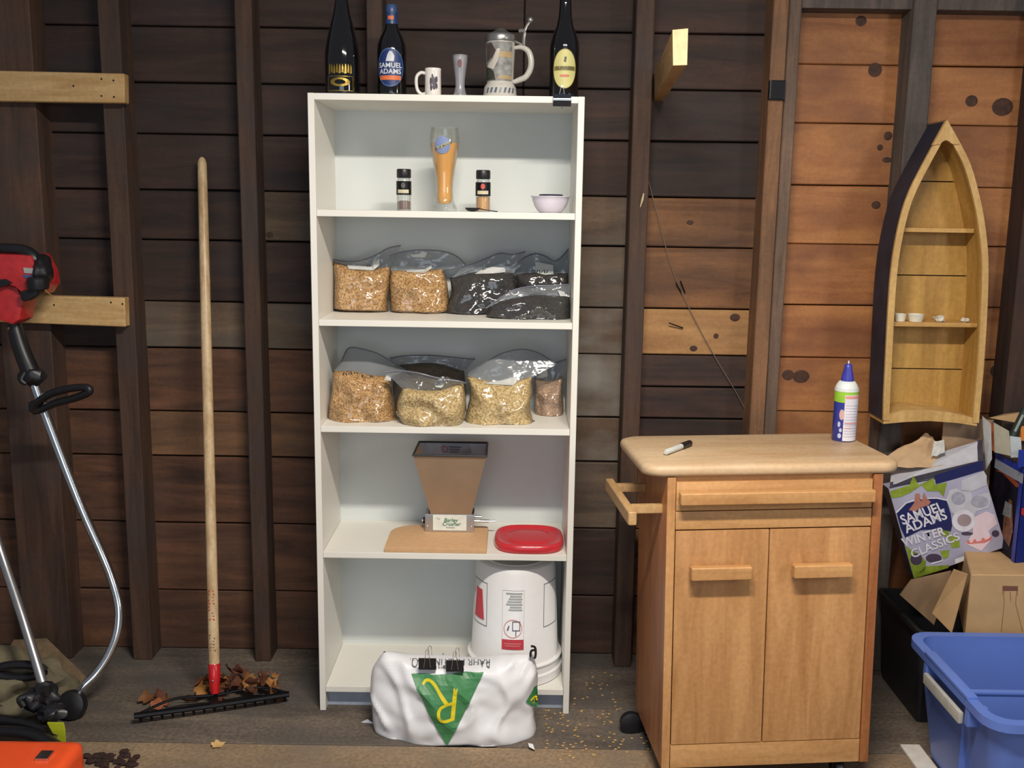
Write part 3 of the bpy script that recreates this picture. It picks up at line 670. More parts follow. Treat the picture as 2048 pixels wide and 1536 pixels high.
lay('harp_mark', poly_bm([(-.003, .100), (.003, .098), (.005, .112), (-.001, .114)]), plain('label_dark', C(88, 84, 60), .5), t, f, .004, layer=1)
lay('red_script', ell_bm(0, .062, .014, .0035), plain('label_red', C(206, 120, 96), .5), t, f, .004, layer=1)
# binder clips
def binder_clip(label, c, w, hgt, up=True, group=None, wires='loop', tilt=0):
    t = thing('binder_clip', label, 'clip', c, group)
    x, y, z = c
    b = prism([(x-w/2, y-.006, z+hgt/2), (x-w/2, y-.0068, z-hgt/2), (x-w/2, y+.012, z-hgt/2), (x-w/2, y+.012, z-hgt/2+.0015), (x-w/2, y-.0052, z-hgt/2+.0015), (x-w/2, y-.0045, z+hgt/2)], (w, 0, 0))
    ob('clip_body', b, M_black if wires != 'shelf' else plain('steel_clip', C(60, 64, 72), .25, .8), t, smooth=30)
    s = 1 if up else -1
    pts = [(x-.010, y-.009, z-.010*s), (x-.006, y-.010, z+hgt*.5*s), (x-.004, y-.008, z+hgt*.5*s+.022*s), (x, y-.007, z+hgt*.5*s+.027*s), (x+.004, y-.008, z+hgt*.5*s+.022*s), (x+.006, y-.010, z+hgt*.5*s), (x+.010, y-.009, z-.010*s)]
    ob('wire_handle', tube(pts, .0012, n=6, k=4), M_chrome, t, smooth=True)
    if wires == 'loop':
        pts = [(a+.006, b_+.016, c_+.004) for a, b_, c_ in pts]; ob('wire_handle', tube(pts[1:-1], .0012, n=6, k=4), M_chrome, t, smooth=True)
    return t
q = P(1124, 202, BY)
t = thing('binder_clip', 'steel binder clip gripping the top edge of the bookcase at right', 'clip', (q.x, BY, q.z))
M_stc = plain('steel_clip', C(70, 76, 88), .25, .7)
xa, xb = P(1106, 202, BY).x, P(1142, 202, BY).x
ob('clip_body', prism([(xa, BY-.014, BH-.012), (xa, BY-.002, BH+.006), (xa, BY+.028, BH+.001), (xa, BY+.028, BH), (xa, BY, BH+.001), (xa, BY-.006, BH-.005), (xa, BY-.006, BH-T+.004), (xa, BY-.001, BH-T-.0005), (xa, BY+.02, BH-T-.0008), (xa, BY+.02, BH-T-.002), (xa, BY-.002, BH-T-.009)], (xb-xa, 0, 0)), M_stc, t)
ob('clip_spine', bx(xa-.0005, xb+.0005, BY-.0155, BY-.013, BH-.0125, BH-.007, .001), M_chrome, t)
xm = (xa+xb)/2
ob('wire_handle', tube([(xm-.007, BY+.004, BH+.005), (xm-.003, BY+.010, BH+.024), (xm, BY+.011, BH+.029), (xm+.003, BY+.010, BH+.024), (xm+.007, BY+.004, BH+.005)], .0012, n=6, k=4), M_chrome, t, smooth=True)
ob('wire_handle', tube([(xm-.006, BY+.002, BH-T-.008), (xm-.002, BY+.008, BH-T-.012), (xm+.002, BY+.008, BH-T-.012), (xm+.006, BY+.002, BH-T-.008)], .0012, n=6, k=4), M_chrome, t, smooth=True)

# ------------------------------------------------------------------ first shelf
def on(px, z, Y): q = P(px, 400, Y); return Vector((q.x, Y, z))
M_gl = glass('clear_glass', (.96, .97, .96, 1), .03, .13, .04)
def jar(px, label, fillc, fill_h, lab_red):
    c = on(px, Z1, 2.94); t = thing('spice_jar', label, 'jar', c, 'spice jars either side of the beer glass'); del t['group']
    H = .119
    ob('glass_body', lathe([(0, 0), (.0195, 0), (.0212, .002), (.0212, .078), (.020, .086), (.018, .092), (.0185, .098), (.0172, .098), (.0165, .092), (.0195, .078), (.0195, .004), (0, .003)], c, n=32), M_gl, t, smooth=45)
    ob('cap', lathe([(.0195, .093), (.0208, .095), (.0208, .115), (.019, .1185), (0, .119)], c, n=32), M_black, t, smooth=45, label='black cap')
    if fill_h: ob('contents', lathe([(0, .0035), (.019, .0035), (.0192, fill_h), (.010, fill_h+.003), (0, fill_h+.002)], c, n=24), fillc, t, smooth=45)
    f = cyl_fn(c, .0213)
    lay('label', rect_bm(-.030, .030, .045, .084), M_blackm, t, f, .004)
    lay('label_panel', rect_bm(-.016, .016, .050, .060), plain('cream_label2', C(206, 198, 168), .5), t, f, .004, layer=1)
    lay('label_mark', ell_bm(0, .072, .006, .008), plain('label_red2', C(196, 84, 72), .5) if lab_red else plain('label_dim', C(86, 82, 80), .5), t, f, .004, layer=1)
jar(808, 'spice jar with black cap and little brown spice left of the beer glass', plain('brown_spice', C(120, 82, 72), .8, var=.15, sc=200), .026, False)
jar(966, 'spice jar with black cap and orange powder right of the beer glass', plain('orange_powder', C(216, 158, 84), .8, var=.08, sc=200), .042, True)
c = on(889, Z1, 2.965); t = thing('beer_glass', 'tall curved wheat beer glass full of cloudy golden beer', 'glass', c)
og_ = [(0, .001), (.037, .001), (.0375, .006), (.032, .018), (.0255, .035), (.0235, .055), (.0255, .085), (.031, .125), (.0385, .165), (.0425, .19), (.0425, .215), (.0385, .235)]
ob('glass_body', lathe([(0, 0), (.036, 0), (.0375, .003), (.036, .011), (.0305, .022), (.026, .038), (.0242, .06), (.0262, .09), (.0315, .125), (.0385, .165), (.0425, .190), (.0425, .210), (.039, .238), (.0375, .238), (.041, .210), (.041, .190), (.037, .165), (.030, .125), (.0247, .09), (.0227, .06), (.0243, .038), (.018, .022), (0, .02)], c, n=48), M_gl, t, smooth=60)
ob('beer', lathe([(0, .0205), (.0175, .0225), (.0240, .0385), (.0224, .06), (.0244, .09), (.0297, .125), (.0367, .165), (.0402, .188), (.0405, .194), (0, .194)], c, n=48), plain('golden_beer', C(238, 168, 50), .3, var=.03, sc=14), t, smooth=60, label='cloudy golden beer')
rf = R_of([(.0242, .06), (.0262, .09), (.0315, .125), (.0385, .165), (.0428, .190), (.0428, .215), (.0385, .239)]); f = cyl_fn(c, rf)
lay('badge', ell_bm(-.004, .187, .0235, .0245), plain('badge_blue', C(126, 142, 186), .5, var=.05), t, f, .004)
lay('badge_stripe', poly_bm([(-.022, .172), (-.020, .181), (.018, .197), (.019, .189)]), plain('badge_cream', C(196, 192, 150), .5), t, f, .004, layer=1)
b = text_bm('BLUE MOON', .0085, bold=.0002)
lay('badge_lettering', b, plain('badge_dark', C(60, 60, 74), .5), t, lambda u, v, h: f(u-.001, .184+v+u*.42, h), .003, layer=2)
# spoon
c = P(966, 421, 2.85); c.z = Z1; sp = thing('spoon', 'dark measuring spoon lying at the shelf edge before the orange spice jar', 'spoon', c)
bwl = bmesh.new(); bmesh.ops.create_uvsphere(bwl, u_segments=20, v_segments=12, radius=1)
for v in bwl.verts: v.co = Vector((v.co.x*.021, v.co.y*.015, min(0, v.co.z)*.011 if v.co.z < 0 else 0))+Vector((P(948, 0, 2.85).x, 2.85, Z1+.0115))
ob('bowl', bwl, M_black, sp, smooth=True)
xs0 = P(958, 0, 2.85).x; xe = P(1000, 0, 2.85).x
ob('handle', tube([(xs0, 2.85, Z1+.0105), ((xs0+xe)/2, 2.849, Z1+.005), (xe, 2.846, Z1+.002)], [.003, .0024, .0028], n=8, k=3, flat=.5), M_black, sp, smooth=True)
# bowl with a dark lid ring in it
c = on(1101, Z1, 2.945); t = thing('plastic_bowl', 'small translucent white plastic bowl at the right end of the first shelf', 'bowl', c)
ob('bowl_body', lathe([(0, .0), (.030, 0), (.036, .004), (.046, .018), (.052, .034), (.054, .043), (.058, .046), (.058, .048), (.053, .046), (.050, .034), (.044, .018), (.034, .006), (0, .004)], c, n=44), plain('milky_plastic', C(214, 208, 222), .35, var=.02), t, smooth=50)
t = ob('navy_lid', lathe([(0, .0455), (.034, .0455), (.035, .047), (.035, .051), (.032, .053), (0, .053)], c+Vector((.001, -.002, .0)), n=32), plain('navy_plastic', C(34, 36, 58), .4), smooth=50)
tag(t, 'flat dark navy lid lying across the white plastic bowl', 'disc')
# holder so the lid is carried: rim bars of the bowl
# ------------------------------------------------------------------ bags of grain
M_film = glass('film_plastic', (.95, .96, .97, 1), .09, .17, .02)
M_filmtop = glass('film_top', (.76, .79, .82, 1), .16, .10, .14)
M_zip = plain('zip_strip', C(108, 112, 128), .4)
M_patch = plain('white_patch', C(200, 202, 200), .5)
M_ink = plain('marker_ink', C(40, 40, 52), .6)
def curve_at(pts, t):
    s = t*(len(pts)-1); i = min(int(s), len(pts)-2); k = s-i; a, b = pts[i], pts[i+1]
    return (a[0]+(b[0]-a[0])*k, a[1]+(b[1]-a[1])*k)
def spline_at(pts, t):
    n = len(pts); s = t*(n-1); i = min(int(s), n-2); k = s-i
    g = lambda j: pts[max(0, min(n-1, j))]
    o = []
    for a in (0, 1):
        p0, p1, p2, p3 = g(i-1)[a], g(i)[a], g(i+1)[a], g(i+2)[a]
        o.append(.5*(2*p1+(p2-p0)*k+(2*p0-5*p1+4*p2-p3)*k*k+(p3-3*p2+3*p1-p0)*k**3))
    return o
def pillow(L, Rr, top, bot, Yc, Th, zmin, seed=0, lump=.008, nu=26, nv=20, grow=0.0, tp=3.0, smooth_q=.5):
    fr = {}
    b = bmesh.new()
    def pos(u, v):
        xl, yl = spline_at(L, v); xr, yr = spline_at(Rr, v)
        px = xl+(xr-xl)*u; py = yl+(yr-yl)*u
        # top and bottom contours pull the middle
        py += (spline_at(top, u)[1]-((1-u)*L[-1][1]+u*Rr[-1][1]))*v**2 + (spline_at(bot, u)[1]-((1-u)*L[0][1]+u*Rr[0][1]))*(1-v)**2
        return P(px, py, Yc)
    for side in (-1, 1):
        for j in range(nv+1):
            for i in range(nu+1):
                u, v = i/nu, j/nv
                edge = i in (0, nu) or j in (0, nv)
                p = pos(u, v)
                g = max(0, 1-abs(2*u-1)**2.6)**smooth_q * min(1, (v/.10))**.5 * max(0, 1-v**tp)**.5*(1-.25*v)
                nz = noise.noise(Vector((u*3.2+seed*7.1, v*2.6+seed*3.3, side*2.0)))*lump*2+noise.noise(Vector((u*9+seed, v*8, side*5.0)))*lump*.55
                y = p.y+side*(Th/2*g+nz*min(1, g*1.6)+grow*(0 if edge else 1))
                z = p.z
                if z < zmin+.001: z = zmin+.001
                if side == 1: z = max(z, zmin+.001)
                fr[side, i, j] = fr[-1, i, j] if (side == 1 and edge) else b.verts.new((p.x, y, z))
    for side in (-1, 1):
        for j in range(nv):
            for i in range(nu):
                q = [fr[side, i, j], fr[side, i+1, j], fr[side, i+1, j+1], fr[side, i, j+1]]
                try: b.faces.new(q if side < 0 else q[::-1])
                except ValueError: pass
    bmesh.ops.remove_doubles(b, verts=b.verts, dist=.00005)
    return b
def grain_bag(label, L, Rr, top, bot, Yc, Th, z, mat, film, seed, patch=None, ink=None, film_y=0.0, sag=0.0, lump=.008):
    b = pillow(L, Rr, top, bot, Yc, Th, z, seed, lump)
    cx = P((L[0][0]+Rr[0][0])/2, 700, Yc).x
    t = thing('grain_bag', label, 'bag', (cx, Yc, z))
    tree = BVHTree.FromBMesh(b)
    ob('grain', b, mat, t, smooth=60)
    ob('bag_film', pillow(L, Rr, top, bot, Yc, Th+.004, z, seed, lump, grow=.0022), M_film, t, smooth=60)
    n = 22
    def sh(u, v):
        a = spline_at(top, u); c_ = spline_at(film, u)
        px = a[0]+(c_[0]-a[0])*v; py = a[1]+3*(1-v)+(c_[1]-a[1])*v
        q = P(px, py, Yc+film_y*v); q.y += .008*math.sin(u*9+seed)*v+.004*noise.noise(Vector((u*6, v*5, seed)))
        return q
    g = grid(n, 7, sh); g = thick(g, .0005); ob('film_top', g, M_filmtop, t, smooth=True)
    ob('zip_strip', tube([sh(i/n, 1.0) for i in range(n+1)], .0022, n=6, flat=1.0), M_zip, t, smooth=True)
    if patch:
        for pp in patch:
            bb = bmesh.new(); vs = []
            for x, y in pp:
                q = P(x, y, Yc); h = tree.ray_cast(Vector((q.x, Yc-.4, q.z)), Vector((0, 1, 0)))
                vs.append(bb.verts.new((q.x, (h[0].y if h[0] else Yc-.003+film_y*.3)-.004, q.z)))
            bb.faces.new(vs); bmesh.ops.triangulate(bb, faces=bb.faces); ob('write_on_patch', bb, M_patch, t)
    if ink:
        bb = None
        for (x, y, w, h_, s) in ink:
            q = P(x, y, Yc); hh = tree.ray_cast(Vector((q.x, Yc-.4, q.z)), Vector((0, 1, 0)))
            yy = (hh[0].y if hh[0] else Yc-.003+film_y*.3)-.0055; k = Yc/1997
            bb = prism([(q.x-w*k/2+s*k, yy, q.z+h_*k/2), (q.x+w*k/2+s*k, yy, q.z+h_*k/2), (q.x+w*k/2-s*k, yy, q.z-h_*k/2), (q.x-w*k/2-s*k, yy, q.z-h_*k/2)], (0, .0006, 0), bb)
        ob('ink_marks', bb, M_ink, t)
    return t
G_tan = speckle('pale_malt', C(176, 132, 76), C(214, 172, 112), C(232, 196, 140))
G_tan2 = speckle('toasted_malt', C(150, 104, 54), C(204, 156, 92), C(232, 194, 132), 250)
G_pink = speckle('crushed_malt', C(168, 132, 106), C(192, 158, 130), C(208, 178, 150), 260)
G_straw = speckle('straw_malt', C(170, 138, 84), C(210, 180, 122), C(236, 214, 160), 230)
G_dark = speckle('dark_malt', C(14, 11, 12), C(30, 24, 24), C(58, 46, 42), 260)
G_brown = speckle('brown_malt', C(74, 60, 46), C(98, 82, 62), C(120, 102, 78))
ILL = lambda x, y, n, dx=5: [(x+dx*i, y, 2, 7-(i % 3)*2, (-1)**i) for i in range(n)]
grain_bag('zip bag of pale malt at the far left of the second shelf',
    [(668, 618), (668, 590), (668, 560), (665, 523)], [(777, 624), (776, 595), (780, 565), (779, 534)],
    [(665, 523), (700, 534), (740, 538), (779, 533)], [(668, 619), (705, 623), (742, 623), (777, 624)], 3.075, .105, Z2, G_tan2,
    [(665, 519), (690, 523), (718, 522), (748, 512), (775, 497), (802, 491)], 1,
    patch=[[(695, 530), (745, 533), (748, 524), (759, 516), (760, 530), (748, 540), (700, 537)]], ink=ILL(735, 534, 2))
grain_bag('zip bag of toasted malt second from left on the second shelf',
    [(782, 624), (780, 590), (779, 560), (783, 540)], [(902, 628), (897, 590), (894, 565), (884, 538)],
    [(783, 540), (815, 541), (850, 540), (884, 538)], [(782, 624), (820, 627), (860, 629), (902, 624)], 3.075, .11, Z2, G_tan2,
    [(777, 512), (810, 503), (850, 500), (890, 504), (915, 514), (932, 530)], 2,
    patch=[[(812, 540), (850, 538), (863, 529), (864, 536), (850, 545), (815, 543)], [(820, 508), (840, 502), (855, 505), (850, 515), (825, 514)]])
grain_bag('zip bag of black roasted malt in the middle of the second shelf',
    [(884, 626), (892, 610), (902, 585), (900, 556)], [(1030, 628), (1032, 600), (1034, 575), (1026, 546)],
    [(900, 556), (935, 545), (980, 543), (1026, 546)], [(884, 626), (930, 629), (980, 629), (1030, 629)], 3.07, .11, Z2, G_dark,
    [(925, 536), (950, 526), (975, 516), (1000, 507), (1025, 509), (1051, 503)], 3,
    patch=[[(962, 540), (985, 533), (1010, 535), (1011, 544), (985, 546), (950, 547)]], ink=ILL(966, 540, 4))
grain_bag('zip bag of dark roasted malt standing behind the lying bag on the second shelf',
    [(1032, 624), (1032, 600), (1034, 575), (1030, 548)], [(1136, 630), (1137, 600), (1137, 575), (1136, 545)],
    [(1030, 548), (1060, 545), (1100, 547), (1136, 545)], [(1032, 628), (1060, 630), (1100, 630), (1136, 630)], 3.095, .07, Z2, G_dark,
    [(1020, 533), (1045, 517), (1068, 508), (1090, 512), (1112, 522), (1137, 498)], 4,
    patch=[[(1070, 523), (1106, 530), (1107, 548), (1090, 549), (1072, 545)]], ink=ILL(1074, 543, 5))
t = grain_bag('half flat zip bag of dark malt lying at the front right of the second shelf',
    [(972, 634), (975, 622), (985, 610), (1005, 600)], [(1140, 640), (1141, 625), (1141, 612), (1139, 596)],
    [(1005, 600), (1045, 592), (1090, 590), (1139, 594)], [(972, 634), (1025, 638), (1080, 640), (1140, 640)], 2.955, .10, Z2, G_dark,
    [(972, 616), (1010, 590), (1035, 578), (1070, 572), (1105, 571), (1140, 569)], 5, film_y=.0,
    patch=[[(1115, 580), (1128, 583), (1133, 592), (1120, 592)]])
grain_bag('large zip bag of toasted malt at the far left of the third shelf',
    [(655, 845), (658, 810), (664, 775), (666, 742)], [(799, 850), (789, 812), (784, 780), (779, 750)],
    [(666, 742), (700, 742), (740, 750), (779, 752)], [(655, 846), (700, 848), (750, 850), (799, 850)], 2.95, .13, Z3, G_tan2,
    [(684, 722), (696, 697), (725, 698), (755, 706), (780, 722), (812, 742)], 6, film_y=.07,
    ink=ILL(690, 745, 6)+[(727, 750, 3, 6, 0)]+ILL(742, 752, 2, 4), lump=.010)
grain_bag('plump zip bag of straw coloured malt in the front middle of the third shelf',
    [(806, 846), (795, 825), (795, 800), (806, 775)], [(924, 850), (930, 825), (931, 795), (926, 764)],
    [(806, 775), (845, 780), (890, 778), (926, 764)], [(806, 848), (835, 855), (880, 858), (924, 850)], 2.90, .125, Z3, G_straw,
    [(770, 745), (800, 742), (840, 746), (880, 757), (910, 762), (932, 766)], 7, film_y=-.03,
    patch=[[(868, 760), (886, 757), (889, 766), (884, 774), (872, 772)], [(775, 747), (784, 748), (783, 760), (770, 758)]], ink=ILL(876, 765, 2, 4), lump=.010)
grain_bag('large zip bag of straw coloured malt under a tall arched film on the third shelf',
    [(926, 848), (935, 815), (940, 785), (934, 752)], [(1070, 850), (1060, 815), (1064, 785), (1062, 752)],
    [(934, 752), (965, 762), (1020, 764), (1062, 754)], [(926, 848), (970, 849), (1020, 853), (1070, 852)], 2.945, .135, Z3, G_straw,
    [(937, 747), (965, 729), (1000, 708), (1042, 699), (1080, 708), (1112, 728)], 8, film_y=.03,
    patch=[[(966, 764), (1002, 761), (1030, 754), (1034, 762), (1026, 768), (990, 766)]], lump=.010)
grain_bag('zip bag of crushed pinkish malt at the back right of the third shelf',
    [(1070, 834), (1068, 810), (1068, 785), (1070, 757)], [(1126, 838), (1127, 810), (1124, 785), (1126, 752)],
    [(1070, 757), (1090, 760), (1108, 760), (1126, 752)], [(1070, 834), (1090, 837), (1108, 837), (1126, 836)], 3.06, .09, Z3, G_pink,
    [(1062, 742), (1080, 735), (1095, 728), (1110, 727), (1122, 722), (1132, 718)], 9,
    patch=[[(1068, 735), (1094, 735), (1095, 752), (1078, 755), (1068, 750)]], ink=ILL(1070, 748, 3, 4)+ILL(1078, 739, 3, 4))
grain_bag('zip bag of brown malt standing at the back behind the third shelf front row',
    [(786, 838), (786, 800), (786, 765), (790, 730)], [(934, 840), (932, 805), (932, 775), (928, 742)],
    [(790, 730), (835, 726), (880, 728), (928, 742)], [(786, 838), (835, 840), (880, 840), (934, 840)], 3.085, .10, Z3, G_brown,
    [(780, 716), (810, 711), (850, 711), (890, 713), (925, 716), (950, 718)], 10, ink=ILL(936, 719, 3, 4)[:0] or None)

# ------------------------------------------------------------------ grain mill
yf = PZ(870, 1096, Z4+.016).y
xl, xr = PZ(768, 1096, Z4+.016).x, PZ(973, 1098, Z4+.016).x
M_mdf = plain('mdf_board', C(204, 164, 122), .55, var=.04, sc=60)
ml = thing('grain_mill', 'hand grain mill with tapered metal hopper on a rounded fibreboard base', 'mill', ((xl+xr)/2, 2.98, Z4))
yb = yf+.215
out = [(xl, yf), (xr, yf), (xr, yb-.015), (xr-.004, yb-.005), (xr-.014, yb)]
for i in range(9):
    a = PI/2+PI/2*i/8; out.append((xl+.075+.075*math.cos(a), yb-.075+.075*math.sin(a)))
ob('base_board', prism([(x, y, Z4+.0005) for x, y in out], (0, 0, .016), bv=.003), M_mdf, ml, smooth=30, label='fibreboard base')
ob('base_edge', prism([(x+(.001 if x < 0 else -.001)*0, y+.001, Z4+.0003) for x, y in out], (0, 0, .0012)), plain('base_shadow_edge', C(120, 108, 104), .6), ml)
zb = Z4+.0167; yc = PZ(900, 1064, zb).y
bl, br = P(850, 1050, yc).x, P(948, 1050, yc).x
zt = P(900, 1029, yc).z
ob('roller_block', bx(bl, br, yc, yc+.062, zb, zt, .002), M_alu, ml, smooth=30, label='brushed aluminium roller block')
lf = plane_fn((0, yc, 0), (1, 0, 0), (0, 0, 1))
p0, p1 = P(866, 1060, yc), P(933, 1030, yc)
lay('name_label', rect_bm(p0.x, p1.x, p0.z, p1.z), plain('label_white', C(226, 230, 222), .4), ml, lf)
gm = plain('green_print', C(54, 122, 86), .5); cxm = (p0.x+p1.x)/2; czm = (p0.z+p1.z)/2
def sheared(s, size, dx, dz, **k):
    b_ = text_bm(s, size, **k)
    for v in b_.verts: v.co.x += .25*v.co.y
    for v in b_.verts: v.co += Vector((cxm+dx, czm+dz, 0))
    return b_
lay('lettering', sheared('Barley', .017, .004, .0075, bold=.0003), gm, ml, lf, layer=1)
lay('lettering', sheared('Crusher', .017, .006, -.005, bold=.0003), gm, ml, lf, layer=1)
lay('lettering', sheared('The', .008, -.036, .012), plain('grey_print', C(120, 126, 140), .5), ml, lf, layer=1)
lay('small_print', rect_bm(cxm-.012, cxm+.016, czm-.018, czm-.0145), plain('grey_print2', C(160, 170, 170), .5), ml, lf, layer=1)
for sx_ in (bl+.008, br-.008): ob('screw_head', ball((sx_, yc-.001, zb+.018), .003, sc=(1, .6, 1), sub=2), M_chrome, ml, smooth=True)
q = P(948, 1044, yc+.02)
ob('drive_shaft', tube([(bl-.012, yc+.03, q.z), (P(978, 1044, yc+.02).x, yc+.03, q.z)], .0050, n=14), M_chrome, ml, smooth=40)
ob('shaft_tip', tube([(P(978, 1044, yc+.02).x, yc+.03, q.z), (P(991, 1044, yc+.02).x, yc+.03, q.z)], .0034, n=12), M_chrome, ml, smooth=40)
q2 = P(948, 1036, yc+.03); ob('adjuster', tube([(br-.01, yc+.045, q2.z), (P(960, 1036, yc).x+.004, yc+.045, q2.z)], .0042, n=12), M_chrome, ml, smooth=40)
ob('side_knob', tube([(bl+.002, yc+.03, q.z), (bl-.008, yc+.03, q.z)], .010, n=16), M_blackm, ml, smooth=40)
ytf = 2.872; ytb = 3.045
tf = [P(826, 911, ytf), P(973, 912, ytf)]; ztop = (tf[0].z+tf[1].z)/2
bf = [P(861, 1029, yc).x, P(943, 1029, yc).x]
A = [Vector((tf[0].x, ytf, ztop)), Vector((tf[1].x, ytf, ztop)), Vector((tf[1].x-.002, ytb, ztop)), Vector((tf[0].x+.002, ytb, ztop))]
Bm = [Vector((bf[0], yc+.002, zt)), Vector((bf[1], yc+.002, zt)), Vector((bf[1], yc+.058, zt)), Vector((bf[0], yc+.058, zt))]
M_hop = plain('galvanised_tan', C(216, 190, 162), .5, .05, var=.04, sc=16)
for i in range(4):
    j = (i+1) % 4; b = bmesh.new(); b.faces.new([b.verts.new(p) for p in (A[i], A[j], Bm[j], Bm[i])]); bmesh.ops.solidify(b, geom=b.faces[:], thickness=.0012)
    ob('hopper_wall', b, M_hop if i != 2 else plain('hopper_inside', C(200, 208, 224), .4, .0), ml)
for i in range(4): ob('rim_strip', tube([A[i], A[(i+1) % 4]], .0032, n=8), plain('rim_black', C(24, 28, 38), .4), ml, smooth=True)
bo = Vector(A[3]); u_ = (A[2]-A[3]); v_ = (A[3]-Bm[3]).normalized()
bf_ = lambda a, b_, h: bo+u_*a+v_*b_+Vector((0, -.0035-h, 0))
lay('warning_sticker', rect_bm(.32, .74, -.034, -.008), plain('sticker_blue', C(140, 150, 172), .4), ml, bf_)
cc_ = lambda a, b_, h: bo+u_*(.36+a/u_.length)+v_*(-.021+b_)+Vector((0, -.0035-h, 0))
lay('sticker_ring', ell_bm(0, 0, .010, .010, None, 24, .75), plain('sticker_red', C(150, 66, 84), .5), ml, cc_, layer=1)
b = None
for i in range(3): b = rect_bm(.014, .052-.006*i, .004-.008*i, .009-.008*i, b)
lay('sticker_print', b, plain('sticker_grey', C(92, 100, 118), .5), ml, cc_, layer=1)
for s_ in (bf[0]-.004, bf[1]+.004): ob('hopper_bolt', bx(s_-.003, s_+.003, yc+.02, yc+.03, zt, zt+.014, .001), M_blackm, ml)

# red lid
ct = PZ(1058, 1078, Z4+.012); t = thing('red_lid', 'red oval plastic lid lying on the fourth shelf beside the mill', 'lid', (ct.x, ct.y, Z4))
M_redp = plain('translucent_red', C(196, 44, 54), .3, coat=.4, var=.02)
def sup(k, z, n=48, e=3.0):
    return [(ct.x+.1055*k*math.copysign(abs(math.cos(2*PI*i/n))**(2/e), math.cos(2*PI*i/n)), ct.y+.106*k*math.copysign(abs(math.sin(2*PI*i/n))**(2/e), math.sin(2*PI*i/n)), Z4+z) for i in range(n)]
def loft(rings, bm=None):
    b = bmesh.new(); V = [[b.verts.new(p) for p in r] for r in rings]; n = len(V[0])
    for A_, B_ in zip(V, V[1:]):
        for i in range(n): b.faces.new((A_[i], A_[(i+1) % n], B_[(i+1) % n], B_[i]))
    b.faces.new(V[0]); b.faces.new(V[-1]); return b
ob('lid_shell', loft([sup(.97, .0006), sup(1.0, .003), sup(1.0, .018), sup(.975, .024), sup(.94, .0255), sup(.88, .0245), sup(.84, .019), sup(.60, .0175), sup(.56, .021), sup(.50, .022)]), M_redp, t, smooth=55)
# bucket
cb = Vector((P(1029, 1300, 2.985).x, 2.985, Z5)); bk = thing('white_bucket', 'white plastic bucket standing upside down on the bottom shelf', 'bucket', cb)
M_bkt = plain('white_pail', C(232, 232, 234), .35, var=.01, coat=.2)
HB = min(.37, Z4-T-Z5-.012)
rb = lambda v: .1405-.0165*(v/HB)
ob('pail', lathe([(.148, .0005), (.1515, .004), (.1515, .030), (.146, .034), (.1455, .056), (.149, .058), (.149, .062), (.1405, .064), (rb(.068), .068), (rb(HB-.02), HB-.02), (rb(HB)-.004, HB-.004), (rb(HB)-.012, HB), (.085, HB), (.080, HB-.006), (0, HB-.006)], cb, n=64), M_bkt, bk, smooth=40)
ff = cyl_fn(cb, rb)
zc_ = lambda py: P(1026, py, 2.985-.13).z-Z5
u0, u1 = -.040+.0, .032; um = (P(1026, 1240, 2.85).x-cb.x); u0, u1 = um-.0335, um+.0335; v0, v1 = zc_(1298), zc_(1182)
gp = plain('label_outline', C(186, 190, 194), .5); dk = plain('print_dark', C(86, 88, 100), .5); rp = plain('print_red', C(206, 66, 78), .5); gp2 = plain('print_grey', C(172, 178, 178), .5)
lay('warning_outline', frame_bm(u0, u1, v0, v1, .0012), gp, bk, ff, .008)
lay('warning_block', rect_bm(u0, u1, v0, v0+.032), rp, bk, ff, .008, layer=1)
lay('block_print', rect_bm(u0+.008, u1-.008, v0+.018, v0+.020, rect_bm(u0+.010, u1-.012, v0+.011, v0+.013)), plain('print_pink', C(232, 160, 160), .5), bk, ff, .008, layer=2)
ci = (u0+u1)/2; vi = v0+.066
lay('warning_ring', ell_bm(ci, vi, .028, .029, None, 32, .93), plain('print_pale_red', C(222, 130, 124), .5), bk, ff, .008, layer=1)
lay('pail_picture', frame_bm(ci-.002, ci+.022, vi-.006, vi+.024, .0022, rect_bm(ci+.008, ci+.0105, vi-.022, vi-.006, poly_bm([(ci-.018, vi-.004), (ci-.013, vi+.010), (ci-.010, vi+.009), (ci-.014, vi-.006)]))), dk, bk, ff, .008, layer=2)
b = None
for i in range(7): b = rect_bm(u0+.012+.004*((i*3) % 4), u1-.006-.002*(i % 2), v1-.012-.0085*i, v1-.007-.0085*i, b)
lay('small_print', b, gp2, bk, ff, .008, layer=1)
dd = .105
ul0, ul1 = -.188, -.122
def side_label(u0, u1, red):
    v0, v1 = zc_(1262), zc_(1176)
    lay('side_label_frame', frame_bm(u0, u1, v0, v1, .0022), plain('frame_grey', C(110, 112, 122), .5), bk, ff, .008)
    if red: lay('side_label_mark', poly_bm([(u0+.012, v0+.018), (u1-.012, v0+.018), (u1-.022, v1-.026), (u0+.022, v1-.026)]), rp, bk, ff, .008, layer=1)
side_label(-.172, -.094, True); side_label(.094, .168, False)
tree = None
# bucket carry ring seen at its top
ob('base_ring', lathe([(.086, HB-.001), (.088, HB+.002), (.092, HB+.002), (.094, HB-.001)], cb, n=48, cap=False), M_bkt, bk, smooth=40)

